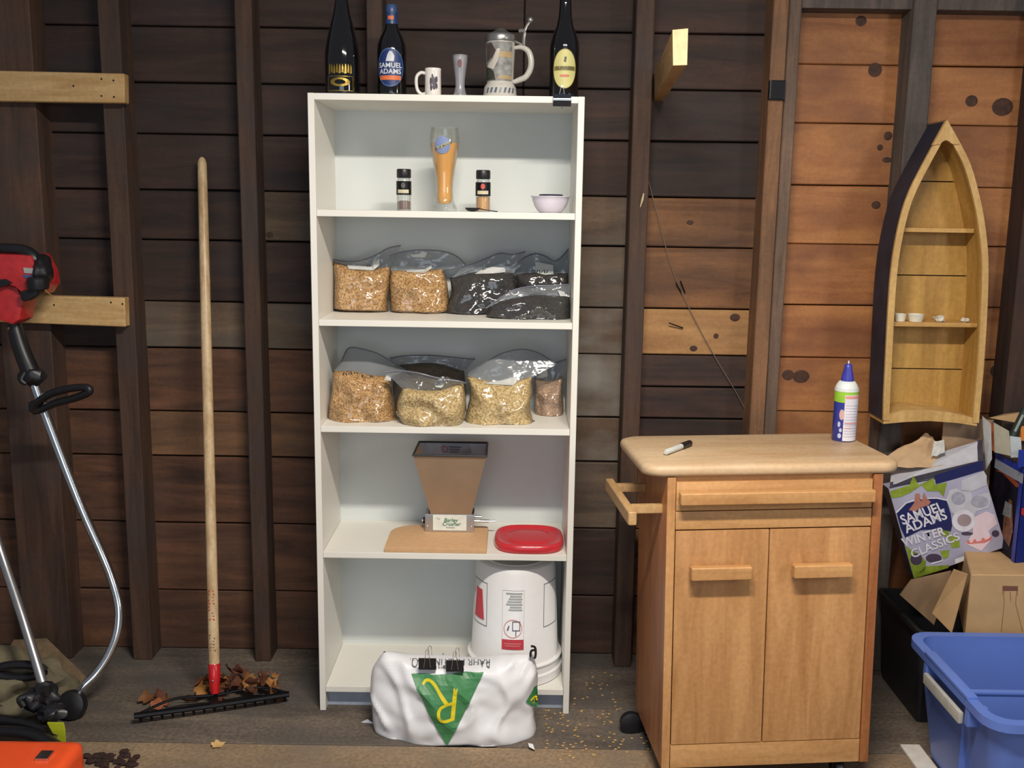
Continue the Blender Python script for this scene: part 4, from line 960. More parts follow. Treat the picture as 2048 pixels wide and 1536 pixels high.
# ------------------------------------------------------------------ big malt sack in front
Ls = [(764, 1484), (748, 1455), (744, 1415), (741, 1375), (746, 1335), (768, 1302)]
Rs = [(1052, 1500), (1072, 1465), (1068, 1425), (1074, 1385), (1075, 1345), (1066, 1310)]
tp = [(768, 1302), (800, 1312), (870, 1318), (930, 1322), (1000, 1312), (1066, 1308)]
bt = [(764, 1486), (850, 1494), (960, 1500), (1052, 1500)]
sb = pillow(Ls, Rs, tp, bt, 2.722, .185, 0.0, 21, .013, 64, 40, tp=7, smooth_q=.5)
for v in sb.verts:
    if v.co.y < 2.722:
        w = noise.noise(Vector((v.co.x*10, v.co.z*9, 3.0)))
        v.co.y -= .012*(1-abs(w)*4)*(1 if abs(w) < .25 else 0)*min(1, v.co.z*20)
    v.co.y = min(v.co.y, BY-.004)
tree = BVHTree.FromBMesh(sb)
sk = thing('malt_sack', 'full white woven malt sack with green triangle leaning on the bookcase foot', 'sack', (P(910, 1490, 2.745).x, 2.745, 0))
M_sk = plain('woven_white', C(224, 225, 230), .42, var=.02, sc=9, bmp=.25, coat=.15)
ob('sack_body', sb, M_sk, sk, smooth=60)
def on_sack(q):
    def f(u, v, h):
        p = q(u, v); r_ = tree.ray_cast(Vector((p[0], 2.3, p[1])), Vector((0, 1, 0)))
        y = r_[0].y if r_[0] else 2.70
        return Vector((p[0], y-.0042-h, p[1]))
    return f
S = lambda x, y: (lambda q: (q.x, q.z))(P(x, y, 2.650))
gt = [S(822, 1352), S(967, 1350), S(895, 1484)]
f = on_sack(lambda u, v: (u, v))
lay('green_triangle', poly_bm(gt), plain('sack_green', C(66, 132, 84), .45, var=.06, sc=12), sk, f, .012)
# the upside-down swash R
kx = (gt[1][0]-gt[0][0]); 
M_yel = plain('sack_yellow', C(226, 208, 40), .5)
def ribbon(pts, w, name='letter', mat=None, fl=None, layer=1):
    pts = [Vector((S(*p)[0], S(*p)[1], 0)) for p in pts]; P2 = smooth_path(pts, 5); b = bmesh.new(); prev = None
    for i, p in enumerate(P2):
        d = (P2[min(i+1, len(P2)-1)]-P2[max(i-1, 0)]).normalized(); s = Vector((-d.y, d.x, 0)); ww = w(i/(len(P2)-1)) if callable(w) else w
        a, c_ = b.verts.new(p+s*ww), b.verts.new(p-s*ww)
        if prev: b.faces.new((prev[0], a, c_, prev[1]))
        prev = (a, c_)
    lay(name, b, mat or M_yel, sk, fl or f, None, layer=layer)
ribbon([(912, 1371), (909, 1400), (906, 1433)], .0058, 'letter_stem')
ribbon([(908, 1431), (886, 1430), (879, 1418), (884, 1405), (907, 1399)], lambda t: .0045, 'letter_bowl')
ribbon([(896, 1401), (884, 1385), (872, 1369), (860, 1361), (851, 1362), (846, 1368)], lambda t: .0055-.0022*t, 'letter_leg')
def upside(s, cx, cy, size, name='lettering', mat=None, **k):
    b_ = text_bm(s, size, **k); o_ = S(cx, cy)
    for v in b_.verts: v.co = Vector((o_[0]-v.co.x, o_[1]-v.co.y, 0))
    for v in b_.verts: v.co.y += 0
    cut(b_, .004); lay(name, b_, mat or plain('sack_grey_print', C(96, 100, 104), .5), sk, f)
upside('RAHR MALTING CO.', 898, 1337, .0275, xs=.92)
upside('&', 884, 1322, .010)
ribbon([(1062, 1306), (1070, 1308), (1072, 1318), (1070, 1330), (1062, 1328), (1063, 1316), (1070, 1314)], .0035, 'side_mark', M_black, layer=0)
pt_ = [S(1052, 1411), S(1070, 1388), S(1076, 1392), S(1076, 1432), S(1070, 1430)]
lay('side_triangle', poly_bm(pt_), plain('sack_green', C(66, 132, 84), .45), sk, f, .01)
ribbon([(1062, 1412), (1070, 1408), (1074, 1414), (1066, 1420)], .003, 'side_triangle_mark', M_yel)
q = PZ(738, 1452, 0.02)
ob('sack_tab', hexa([P(722, 1444, 2.76), P(735, 1438, 2.76), P(756, 1452, 2.75), P(754, 1466, 2.75), P(722, 1444, 2.79), P(735, 1438, 2.79), P(756, 1452, 2.79), P(754, 1466, 2.79)], bv=.003), M_sk, sk, smooth=True)
ob('sack_tab', hexa([PZ(1058, 1494, .001), PZ(1070, 1500, .001), PZ(1066, 1488, .001), PZ(1056, 1486, .001), PZ(1058, 1494, .012), PZ(1070, 1500, .008), PZ(1066, 1488, .012), PZ(1056, 1486, .012)], bv=.001), M_sk, sk, smooth=True)
for px, py, lab in ((855, 1326, 'black binder clip closing the malt sack, left of the two'), (910, 1330, 'black binder clip closing the malt sack, right of the two')):
    q = P(px, py, 2.645); yy = 2.66
    for _ in range(4):
        q = P(px, py, yy); hs = [tree.ray_cast(Vector((q.x+dx, 2.3, q.z+dz)), Vector((0, 1, 0)))[0] for dz in (-.019, -.01, 0, .01) for dx in (-.02, 0, .02)]
        hs = [h.y for h in hs if h]; yy = (min(hs) if hs else 2.7)-.014
    q = P(px, py, yy); binder_clip(lab, (q.x, yy, q.z), .050, .034)
# ------------------------------------------------------------------ wooden cabinet cart (built square, then set down turned a little)
w_, h_, d_ = .5575, .7845, .357
cb_ = thing('kitchen_cart', 'maple wooden kitchen cart with two doors, bar drawer pull and worn worktop', 'cabinet', (0, 0, 0))
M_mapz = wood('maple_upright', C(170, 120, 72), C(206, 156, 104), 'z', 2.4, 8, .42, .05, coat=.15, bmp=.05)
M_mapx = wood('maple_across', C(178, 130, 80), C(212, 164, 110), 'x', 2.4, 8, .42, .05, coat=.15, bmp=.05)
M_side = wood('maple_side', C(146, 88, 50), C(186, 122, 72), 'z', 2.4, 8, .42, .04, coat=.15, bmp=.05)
M_top = wood('worn_worktop', C(186, 152, 114), C(214, 184, 146), 'x', 2.0, 8, .5, .02, .45, C(198, 176, 148), bmp=.08)
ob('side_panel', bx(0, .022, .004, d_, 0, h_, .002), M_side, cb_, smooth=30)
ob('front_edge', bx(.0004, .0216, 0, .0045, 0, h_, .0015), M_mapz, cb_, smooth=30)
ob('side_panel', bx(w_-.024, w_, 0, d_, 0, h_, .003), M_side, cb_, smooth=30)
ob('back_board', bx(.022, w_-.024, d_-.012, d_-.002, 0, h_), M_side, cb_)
ob('floor_board', bx(.022, w_-.024, .012, d_-.012, .05, .062), M_mapx, cb_)
ob('apron', bx(.0225, w_-.0245, .012, .026, .72, h_-.001), M_mapx, cb_)
Z = lambda py: h_*(1-(py-952)/579.)
X = lambda px: w_*(px-1335)/430.
dr = ob('drawer', bx(.024, w_-.026, .003, .30, Z(1017)+.001, Z(962), .0015), M_mapx, cb_, smooth=30)
ob('drawer_bar', bx(X(1356), X(1741), -.034, -.008, Z(1000), Z(977), .006, seg=3), M_mapx, cb_, smooth=40)
for x_ in (.08, w_-.10): ob('bar_post', bx(x_, x_+.025, -.012, .006, Z(998), Z(981), .002), M_mapx, cb_)
ob('rail', bx(.0235, w_-.0255, .002, .022, Z(1053)+.001, Z(1018), .0015), M_mapx, cb_, smooth=30)
xm_ = X(1541)
def door(x0, x1, hx0, hx1, hand):
    dd_ = ob('door', bx(x0, x1, .0015, .020, Z(1482)+.001, Z(1055), .0018), M_mapz, cb_, smooth=30)
    hb_ = bx(hx0, hx1, -.036, -.010, Z(1144), Z(1119), .006, seg=3)
    for x_ in (hx0+.012, hx1-.037): hb_ = bx(x_, x_+.025, -.014, .004, Z(1140), Z(1123), .002, bm=hb_)
    hh_ = ob('handle', hb_, M_mapx, cb_, smooth=40); hh_.parent = dd_
door(.0245, xm_-.0015, X(1380), X(1501), 1); door(xm_+.0015, w_-.0265, X(1584), X(1702), -1)
ob('bottom_rail', bx(.0235, w_-.0255, .001, .022, .002, Z(1483), .0015), M_mapx, cb_, smooth=30)
# worktop with rounded corners
def rrect(x0, x1, y0, y1, r, n=8):
    o = []
    for cx_, cy_, a0 in ((x1-r, y0+r, -PI/2), (x1-r, y1-r, 0), (x0+r, y1-r, PI/2), (x0+r, y0+r, PI)):
        for i in range(n+1): a = a0+PI/2*i/n; o.append((cx_+r*math.cos(a), cy_+r*math.sin(a)))
    return o
tb = bmesh.new(); x0_, x1_, y0_, y1_ = -.060, w_+.052, -.004, d_+.03
rings = []
for k_, z_ in ((-.012, .0), (-.003, .003), (0, .010), (0, .020), (-.003, .027), (-.012, .031)):
    rings.append([(p[0], p[1], h_+.0005+z_) for p in rrect(x0_-k_, x1_+k_, y0_-k_, y1_+k_, .05)])
top_ = ob('worktop', loft(rings), M_top, cb_, smooth=50, label='worn pale worktop with rounded corners')
# towel rack on the left
M_rk = wood('maple_rack', C(166, 128, 84), C(204, 168, 118), 'y', 3, 8, .5, .02)
ob('towel_rack', bx(-.102, -.080, -.02, .335, Z(1038), Z(1012), .006, seg=3), M_rk, cb_, smooth=40)
for y_ in (.05, .27): ob('rack_arm', bx(-.080, .002, y_, y_+.022, Z(1030), Z(1014), .004), M_rk, cb_, smooth=40)
for x_ in (.045, w_-.05):
    for y_ in (.05, d_-.035):
        cs = ob('caster', lathe([(0, -.012), (.022, -.012), (.029, -.009), (.030, 0), (.029, .009), (.022, .012), (0, .012)], (0, 0, 0), n=24), M_black, cb_, smooth=40)
        cs.data.transform(Matrix.Translation((x_-.015, y_, -.044)) @ Matrix.Rotation(PI/2, 4, 'Y'))
        kx_ = ob('caster_fork', bx(x_-.032, x_+.002, y_-.012, y_+.012, -.046, .0, .003), M_blackm, cb_)
cs = ob('caster', lathe([(0, -.014), (.022, -.014), (.033, -.010), (.034, 0), (.033, .010), (.022, .014), (0, .014)], (0, 0, 0), n=24), M_black, cb_, smooth=40)
cs.data.transform(Matrix.Translation((-.018, d_-.03, -.036)) @ Matrix.Rotation(PI/2, 4, 'Z') @ Matrix.Rotation(PI/2, 4, 'Y'))
cb_.location = (.4043, 2.4058, .0743); cb_.rotation_euler = (-.030, -.013, .0713)
bpy.context.view_layer.update()
MW = cb_.matrix_world.copy()
def on_top(px, py):      # where a pixel's ray meets the worktop
    z_ = h_+.0315; o_ = MW @ Vector((0, 0, z_)); n_ = (MW.to_3x3() @ Vector((0, 0, 1)))
    d = ray(px, py); return CAM+d*((o_-CAM).dot(n_)/d.dot(n_))
# marker pen
a, b_ = on_top(1331, 911), on_top(1380, 892); up_ = Vector((0, 0, .0085))
mk = thing('marker_pen', 'grey marker pen with black cap lying on the worktop', 'marker', a)
dv = (b_-a)
ob('barrel', tube([a+up_, a+up_+dv*.02, a+up_+dv*.65], [.0055, .0075, .0078], n=16), plain('marker_grey', C(192, 194, 190), .4), mk, smooth=50)
ob('cap', tube([a+up_+dv*.62, a+up_+dv*.64, a+up_+dv*.98, a+up_+dv*1.0], [.0085, .0092, .0088, .006], n=16), M_black, mk, smooth=50, label='black cap')
# spray can
c = on_top(1686, 880); sc_ = thing('spray_can', 'tall spray can with blue nozzle, green and blue body and white label panel', 'can', c)
rr_ = .0315
ob('can_body', lathe([(0, 0), (rr_-.003, 0), (rr_, .004), (rr_, .148), (rr_-.002, .153)], c, n=40), plain('can_blue', C(48, 58, 150), .3, coat=.3, var=.02), sc_, smooth=50, label='dark blue can body')
ob('shoulder', lathe([(rr_, .150), (rr_-.004, .160), (.022, .168), (.017, .170), (0, .170)], c, n=40, cap=False), plain('can_white', C(218, 224, 222), .35), sc_, smooth=50)
ob('nozzle', lathe([(.0175, .168), (.0172, .178), (.011, .205), (.0105, .214), (.006, .218), (0, .218)], c, n=28), plain('nozzle_blue', C(58, 60, 158), .35), sc_, smooth=50, label='blue spray nozzle')
ob('nozzle_tip', tube([c+Vector((0, 0, .216)), c+Vector((0, 0, .226))], .002, n=8), plain('can_white', C(218, 224, 222)), sc_)
f = cyl_fn(c, rr_)
lay('green_band', rect_bm(-.0985, .0985, .112, .144), plain('can_green', C(150, 200, 62), .35), sc_, f, .006)
lay('shoulder_band', rect_bm(-.0985, .0985, .142, .150), plain('can_white', C(218, 224, 222)), sc_, f, .006, layer=1)
lay('text_panel', rect_bm(-.0125, .055, .004, .134), plain('panel_white', C(218, 216, 226), .45), sc_, f, .006, layer=1)
lay('panel_heading', rect_bm(-.011, .050, .124, .132), plain('pale_red_print', C(222, 150, 144), .5), sc_, f, .006, layer=2)
b = None
for i in range(12): b = rect_bm(-.0095, .040-.004*(i % 3), .016+.008*i, .0178+.008*i, b)
lay('small_print', b, plain('lilac_print', C(188, 184, 206), .5), sc_, f, .006, layer=2)
b = rect_bm(-.010, .035, .053, .056, rect_bm(-.010, .01, .040, .042))
lay('red_lines', b, plain('pale_red_print', C(222, 150, 144), .5), sc_, f, .006, layer=3)
b = ell_bm(-.021, .018, .005, .007, ell_bm(-.019, .034, .004, .006, ell_bm(-.024, .05, .004, .008))); lay('can_marks', b, plain('lilac_print2', C(190, 196, 224), .5), sc_, f, .004, layer=1)
lay('can_picture', ell_bm(-.018, .078, .007, .015), plain('can_pink', C(206, 170, 170), .5), sc_, f, .004, layer=1)

# ------------------------------------------------------------------ boat-shaped wall shelf
YF, YK = 3.02, 3.146
Lp = [(1893, 240), (1865, 290), (1838, 340), (1816, 385), (1801, 430), (1788, 490), (1780, 550), (1775, 620), (1771, 700), (1767, 780), (1765, 840)]
Rp = [(1893, 240), (1918, 285), (1940, 330), (1957, 390), (1967, 440), (1974, 500), (1975, 560), (1972, 640), (1967, 720), (1961, 790), (1956, 845)]
LL = smooth_path([P(x, y, YF) for x, y in Lp], 4); RR_ = smooth_path([P(x, y, YF) for x, y in Rp], 4)
bt_ = thing('boat_shelf', 'boat-shaped wooden wall shelf with dark blue outside and honey coloured inside', 'shelf', (sum(p.x for p in LL+RR_)/len(LL+RR_), YK, LL[-1].z))
M_honey = wood('honey_wood', C(162, 120, 54), C(198, 156, 82), 'z', 2.4, 8, .55, .05, bmp=.1)
M_honeyx = wood('honey_wood_across', C(176, 132, 68), C(212, 170, 102), 'x', 2.4, 8, .55, .05, bmp=.1)
M_rim = wood('pale_rim', C(186, 146, 86), C(216, 178, 114), 'z', 3, 8, .5, .03, bmp=.1)
M_navy = plain('dark_navy_paint', C(34, 38, 56), .6, var=.25, sc=14)
def inset(path, dx): return [p+Vector((dx, 0, 0)) for p in path]
def strip(path, y0, y1, wid, sgn, name, m):     # a bent side board standing along the outline
    b = bmesh.new(); prev = None; n = len(path)
    for i, p in enumerate(path):
        d = (path[min(i+1, n-1)]-path[max(i-1, 0)]).normalized(); nn = Vector((-d.z, 0, d.x))*sgn
        if nn.x*sgn < 0: pass
        q = p+nn*wid
        q.x = min(q.x, LL[0].x) if sgn > 0 else max(q.x, LL[0].x)
        vs = [b.verts.new((a.x, y, a.z)) for a in (p, q) for y in (y0, y1)]
        if prev:
            for a_, c_ in ((0, 1), (1, 3), (3, 2), (2, 0)): b.faces.new((prev[a_], vs[a_], vs[c_], prev[c_]))
        else: b.faces.new((vs[0], vs[1], vs[3], vs[2]))
        prev = vs
    b.faces.new((prev[0], prev[1], prev[3], prev[2]))
    return ob(name, b, m, bt_, smooth=40)
# left goes down: d=(−,0,−); inside is +x
strip(LL, YF+.004, YK, .003, 1, 'hull_side', M_navy); strip(RR_, YF+.004, YK, .003, -1, 'hull_side', M_navy)
LI = []; RI = []
for path, sg, out_ in ((LL, 1, LI), (RR_, -1, RI)):
    for i, p in enumerate(path):
        d = (path[min(i+1, len(path)-1)]-path[max(i-1, 0)]).normalized(); nn = Vector((-d.z, 0, d.x))*sg
        out_.append(p+nn*.003)
strip(LI, YF+.004, YK-.002, .008, 1, 'side_lining', M_honey); strip(RI, YF+.004, YK-.002, .008, -1, 'side_lining', M_honey)
strip(LL, YF-.006, YF+.005, .019, 1, 'rim', M_rim); strip(RR_, YF-.006, YF+.005, .019, -1, 'rim', M_rim)
def xat(path, z):
    for a, c_ in zip(path, path[1:]):
        if (a.z-z)*(c_.z-z) <= 0 and abs(a.z-c_.z) > 1e-6: return a.x+(c_.x-a.x)*(z-a.z)/(c_.z-a.z)
    return path[-1].x
zb0 = LL[-1].z; ztip = LL[0].z
seams = [ztip-.02]+[P(1870, y, YK-.01).z for y in (363, 551, 738)]+[zb0+.004]
for a, c_ in zip(seams, seams[1:]):
    n = 8; pts = []
    za, zc2 = a-.0018, c_+.0018
    for i in range(n+1): z = za+(zc2-za)*i/n; pts.append((xat(LL, z)+.006, YK-.010, z))
    for i in range(n+1): z = zc2+(za-zc2)*i/n; pts.append((xat(RR_, z)-.006, YK-.010, z))
    ob('back_plank', prism(pts, (0, .008, 0)), M_honey, bt_)
ob('back_gap', prism([(xat(LL, z)+.005, YK-.002, z) for z in [zb0+.01+(ztip-.05-zb0)*i/12 for i in range(13)]]+[(xat(RR_, z)-.005, YK-.002, z) for z in reversed([zb0+.01+(ztip-.05-zb0)*i/12 for i in range(13)])], (0, .0018, 0)), M_void, bt_)
zA = P(1870, 456, 3.065).z; zB = P(1860, 645, 3.05).z
for z, y0 in ((zA, 3.062), (zB, 3.048)):
    ob('shelf_board', bx(xat(LL, z)+.012, xat(RR_, z)-.012, y0, YK-.011, z-.013, z, .001), M_honeyx, bt_, smooth=30)
# bow piece with scalloped edge
bw = [P(x, y, YF-.0115) for x, y in ((1893, 241), (1866, 290), (1872, 289), (1880, 288), (1886, 283), (1892, 280), (1899, 283), (1905, 288), (1914, 289), (1919, 287))]
ob('bow_piece', prism([(p.x, p.y, p.z) for p in bw], (0, .014, 0)), M_rim, bt_, label='scalloped bow piece')
fr_ = [P(x, y, YF-.002) for x, y in ((1767, 848), (1768, 833), (1785, 826), (1815, 820), (1850, 819), (1895, 824), (1930, 831), (1953, 838), (1954, 852), (1915, 846), (1860, 842), (1810, 844))]
ob('transom_board', prism([(p.x, p.y, p.z) for p in fr_], (0, .12, 0)), M_rim, bt_, label='arched transom board')
# little things on its lower shelf
def cup(px, w, h, label):
    Y = 3.075; c = Vector((P(px, 640, Y).x, Y, zB)); k = w/2
    t = ob('paper_cup', lathe([(0, .0005), (k*.78, .0005), (k, h), (k*.92, h), (k*.72, .003), (0, .003)], c, n=28), plain('cup_white', C(226, 222, 206), .5), smooth=50); tag(t, label, 'cup')
cup(1800, .036, .023, 'left of the two small white cups on the boat shelf'); cup(1831, .050, .023, 'wider white cup right of the small one on the boat shelf')
for px, s, lab, sd in ((1878, .017, 'white broken shell in the middle of the lower boat shelf board', 3), (1930, .012, 'small grey shell at the right of the lower boat shelf board', 5)):
    Y = 3.075; b = ball((P(px, 640, Y).x, Y, zB+s*.55), s, sc=(1, .8, .55), lump=.7, sub=3, seed=sd)
    for v in b.verts: v.co.z = max(v.co.z, zB+.0003)
    tag(ob('shell', b, plain('shell_white', C(214, 210, 196), .5, var=.12), smooth=True), lab, 'shell')

# ------------------------------------------------------------------ boxes at the right
M_kraft = plain('kraft_board', C(184, 150, 108), .75, var=.05, sc=18, bmp=.05); M_kraft2 = plain('kraft_board_dull', C(150, 122, 92), .8, var=.06, sc=18)
YC = 2.74; zc0 = P(1942, 1149, YC).z; cx0 = P(1942, 1149, YC).x; zt0 = .30
ct_ = thing('cardboard_carton', 'brown cardboard carton with open left flap under the printed beer boxes', 'carton', (cx0+.22, 2.92, zt0))
ca_ = [Vector((cx0, YC, 0)), Vector((cx0+.46, YC+.01, 0)), Vector((cx0+.56, YC+.35, 0)), Vector((cx0+.12, YC+.34, 0))]
ob('carton_body', hexa([p+Vector((0, 0, zt0+.002)) for p in ca_]+[p+Vector((0, 0, zc0)) for p in ca_], bv=.003, seg=1), M_kraft, ct_)
fl_ = [P(1934, 1150, YC-.002), P(1906, 1140, YC+.09), P(1864, 1226, YC+.07), P(1903, 1266, YC-.02)]
ob('flap', hexa(fl_+[p+Vector((.003, .002, .003)) for p in fl_]), M_kraft, ct_)
fl_ = [P(1903, 1142, 2.88), P(1822, 1160, 2.88), P(1800, 1190, 2.88), P(1868, 1250, 2.88)]
ob('flap', hexa(fl_+[p+Vector((0, .004, 0)) for p in fl_]), M_kraft2, ct_)
# printed clip mark on its front
cf = lambda x, y: (P(x, y, YC).x, P(x, y, YC).z)
cfn = plane_fn((cx0, YC, 0), (1, .0217, 0), (0, 0, 1)); cfn_ = cfn; cfn = lambda a, b_, h: cfn_(a-cx0, b_, h); M_pbr = plain('brown_print', C(116, 74, 60), .7)
lay('printed_mark', poly_bm([cf(2006, 1182), cf(2036, 1182), cf(2036, 1173), cf(2006, 1172)]), M_pbr, ct_, cfn)
def ln(a, c_, w=.0018):
    a = Vector(cf(*a)); c_ = Vector(cf(*c_)); d = (c_-a).normalized(); s = Vector((-d.y, d.x))*w*.5; return [a+s, c_+s, c_-s, a-s]
b = None
for a, c_ in (((2008, 1182), (2009, 1206)), ((2009, 1206), (2003, 1264)), ((2034, 1182), (2032, 1208)), ((2032, 1208), (2046, 1264)), ((2021, 1184), (2022, 1202)), ((2006, 1172), (2006, 1190)), ((2036, 1172), (2036, 1192))): b = poly_bm(ln(a, c_), b)
lay('printed_lines', b, plain('brown_line', C(140, 104, 80), .7), ct_, cfn)

# the tilted winter beer box
YX = 2.93
c0 = [P(1777, 977, YX+.03), P(1967, 941, YX), P(2012, 1094, YX), P(1828, 1157, YX+.03)]
dep = Vector((0, .055, .0))
bb_ = thing('beer_box', 'tilted printed beer box with grey, green and navy front leaning against the cart', 'box', tuple((c0[2]+c0[3])/2))
M_lil = plain('box_lilac', C(168, 166, 190), .4, var=.08, sc=10, coat=.2); M_gdk = plain('box_dark', C(62, 60, 72), .45, var=.12)
bk_ = [p+dep for p in c0]
ob('box_body', hexa(c0+bk_, bv=.001, seg=1), [M_lil], bb_)
ob('side_print', hexa([c0[0]+Vector((-.001, 0, 0)), c0[3]+Vector((-.001, 0, 0)), bk_[3]+Vector((-.001, 0, 0)), bk_[0]+Vector((-.001, 0, 0)), c0[0]+Vector((-.0002, 0, 0)), c0[3]+Vector((-.0002, 0, 0)), bk_[3]+Vector((-.0002, 0, 0)), bk_[0]+Vector((-.0002, 0, 0))]), M_gdk, bb_)
U_ = (c0[1]-c0[0]); V_ = (c0[3]-c0[0])
no_ = U_.cross(V_).normalized()
if no_.dot(CAM-c0[0]) < 0: no_ = -no_
def bf2(u, v, h):      # u across 0..1, v down 0..1 on the box front
    top = c0[0].lerp(c0[1], u); bot = c0[3].lerp(c0[2], u); return top.lerp(bot, v)+no_*h
# photo pixels on the box front to (u, v)
def uv(x, y):
    T_ = [Vector((1777, 977)), Vector((1967, 941)), Vector((2012, 1094)), Vector((1828, 1157))]
    u = v = .5
    for _ in range(12):
        p = (T_[0]*(1-u)+T_[1]*u)*(1-v)+(T_[3]*(1-u)+T_[2]*u)*v; e = Vector((x, y))-p
        du = (T_[1]-T_[0])*(1-v)+(T_[2]-T_[3])*v; dv_ = (T_[3]-T_[0])*(1-u)+(T_[2]-T_[1])*u
        det = du.x*dv_.y-du.y*dv_.x; u += (e.x*dv_.y-e.y*dv_.x)/det; v += (du.x*e.y-du.y*e.x)/det
    return u, v
def zz(x, y): return uv(1700+x/4.267, 820+y/4.267)      # from the enlarged view
def blob(pts, bm=None): return poly_bm([zz(*p) for p in pts], bm)
def disc(x, y, rx, ry, bm=None, n=22, inner=None):
    b = bmesh.new(); A_ = [b.verts.new((*zz(x+rx*math.cos(2*PI*i/n), y+ry*math.sin(2*PI*i/n)), 0)) for i in range(n)]
    b.faces.new(A_); return join(bm, b)
M_green = plain('box_green', C(132, 152, 48), .45, var=.15, sc=40); M_nv = plain('box_navy', C(28, 34, 88), .4); M_wh = plain('box_white', C(210, 208, 220), .45)
M_plg = plain('box_pale', C(188, 188, 198), .45, var=.05); M_pk = plain('box_pink', C(216, 196, 206), .45, var=.03); M_dkp = plain('box_purple', C(70, 58, 78), .5); M_brn = plain('box_taupe', C(150, 134, 138), .5); M_redt = plain('box_red_print', C(206, 116, 112), .5); M_rose = plain('box_figure', C(168, 112, 98), .5)
lay('dark_band', blob([(335, 655), (335, 670), (720, 575), (1145, 470), (1138, 440), (1135, 425), (540, 570)]), M_gdk, bb_, bf2, .12)
lay('navy_band', blob([(720, 560), (735, 630), (900, 585), (1142, 512), (1135, 430), (900, 500)]), M_nv, bb_, bf2, .12, layer=1)
b = blob([(345, 690), (510, 640), (540, 560), (590, 640), (710, 580), (730, 635), (830, 615), (800, 735), (760, 690), (660, 690), (610, 640), (520, 700), (430, 740), (350, 750)])
b = blob([(470, 1150), (520, 1190), (600, 1230), (650, 1290), (640, 1400), (545, 1435)], b)
b = blob([(545, 1437), (640, 1330), (850, 1320), (840, 1345)], b)
b = blob([(760, 1010), (840, 1010), (850, 1060), (930, 1075), (940, 1165), (870, 1175), (850, 1090), (780, 1060)], b); b = blob([(770, 1200), (850, 1190), (840, 1250), (800, 1270)], b)
lay('green_leaves', b, M_green, bb_, bf2, .15, layer=1)
b = blob([(850, 680), (905, 665), (960, 690), (1030, 690), (1050, 760), (1100, 720), (1180, 700), (1200, 760), (1180, 830), (1080, 860), (1060, 900), (1000, 960), (870, 870), (820, 760)])
b = blob([(950, 600), (1140, 520), (1165, 560), (1165, 640), (1040, 690), (950, 680)], b)
lay('pale_shapes', b, M_plg, bb_, bf2, .15, layer=1)
b = blob([(1040, 920), (1160, 860), (1230, 890), (1255, 970), (1180, 1030), (1210, 1100), (1120, 1200), (990, 1140), (1050, 1040)])
lay('pink_shape', b, M_pk, bb_, bf2, .15, layer=1)
b = disc(1105, 780, 75, 50, disc(925, 750, 60, 55)); lay('grey_shapes', b, plain('box_grey', C(160, 160, 176), .5, var=.1, sc=60), bb_, bf2, layer=2)
lay('white_disc', disc(970, 940, 100, 95), M_wh, bb_, bf2, layer=2); lay('taupe_disc', disc(975, 935, 60, 52), M_brn, bb_, bf2, layer=3)
b = disc(565, 1270, 52, 50, disc(715, 1260, 68, 38, disc(1240, 1050, 32, 28, disc(1000, 1050, 50, 14)))); lay('dark_discs', b, M_dkp, bb_, bf2, layer=2)
lay('emblem', blob([(395, 870), (480, 790), (600, 755), (740, 752), (825, 770), (860, 880), (872, 985), (860, 1030), (740, 1010), (600, 1020), (470, 1085), (430, 1000)]), M_nv, bb_, bf2, .2, layer=2)
lay('emblem_edge', blob([(385, 868), (470, 785), (600, 745), (740, 742), (828, 760), (825, 770), (740, 752), (600, 756), (480, 794), (395, 878)]), M_wh, bb_, bf2, .2, layer=3)
lay('figure', blob([(500, 850), (545, 790), (560, 710), (595, 710), (605, 780), (635, 700), (650, 740), (690, 780), (670, 805), (600, 830), (560, 860)]), M_rose, bb_, bf2, layer=3)
# lettering follows the box edges: (u, v) per metre
Uw = U_.length; Vh = V_.length
def blet(s, x, y, size, ang, m, xs=1.0, bold=.0006, layer=3):
    b_ = text_bm(s, size, bold=bold, xs=xs); u0, v0 = zz(x, y); ca, sa = math.cos(ang), math.sin(ang)
    for v in b_.verts:
        X_, Y_ = v.co.x*ca-v.co.y*sa, v.co.x*sa+v.co.y*ca; v.co = Vector((u0+X_/Uw, v0-Y_/Vh, 0))
    lay('lettering', b_, m, bb_, bf2, layer=layer)
k_ = .0365/100
blet('SAMUEL', 612, 878, .045, .12, M_wh, .80, .001, 4); blet('ADAMS', 645, 950, .045, .10, M_wh, .86, .001, 4)
blet('WINTER', 625, 1080, .041, .02, M_wh, .82, .0011, 4); blet('CLASSICS', 725, 1150, .040, .10, M_wh, .90, .0008, 4)
lay('small_print', blob([(690, 1300), (790, 1275), (792, 1287), (692, 1315)]), M_wh, bb_, bf2, layer=3)
lay('white_streak', blob([(895, 1270), (1060, 1215), (1075, 1245), (900, 1310)]), plain('box_bright', C(230, 230, 236), .4), bb_, bf2, layer=2)
lay('red_print', blob([(1000, 1140), (1000, 1110), (1020, 1105), (1025, 1130), (1050, 1122), (1055, 1100), (1075, 1100), (1080, 1120), (1120, 1110), (1125, 1090), (1145, 1085), (1150, 1105), (1180, 1095), (1205, 1070), (1208, 1100), (1150, 1130)]), M_redt, bb_, bf2, layer=2)
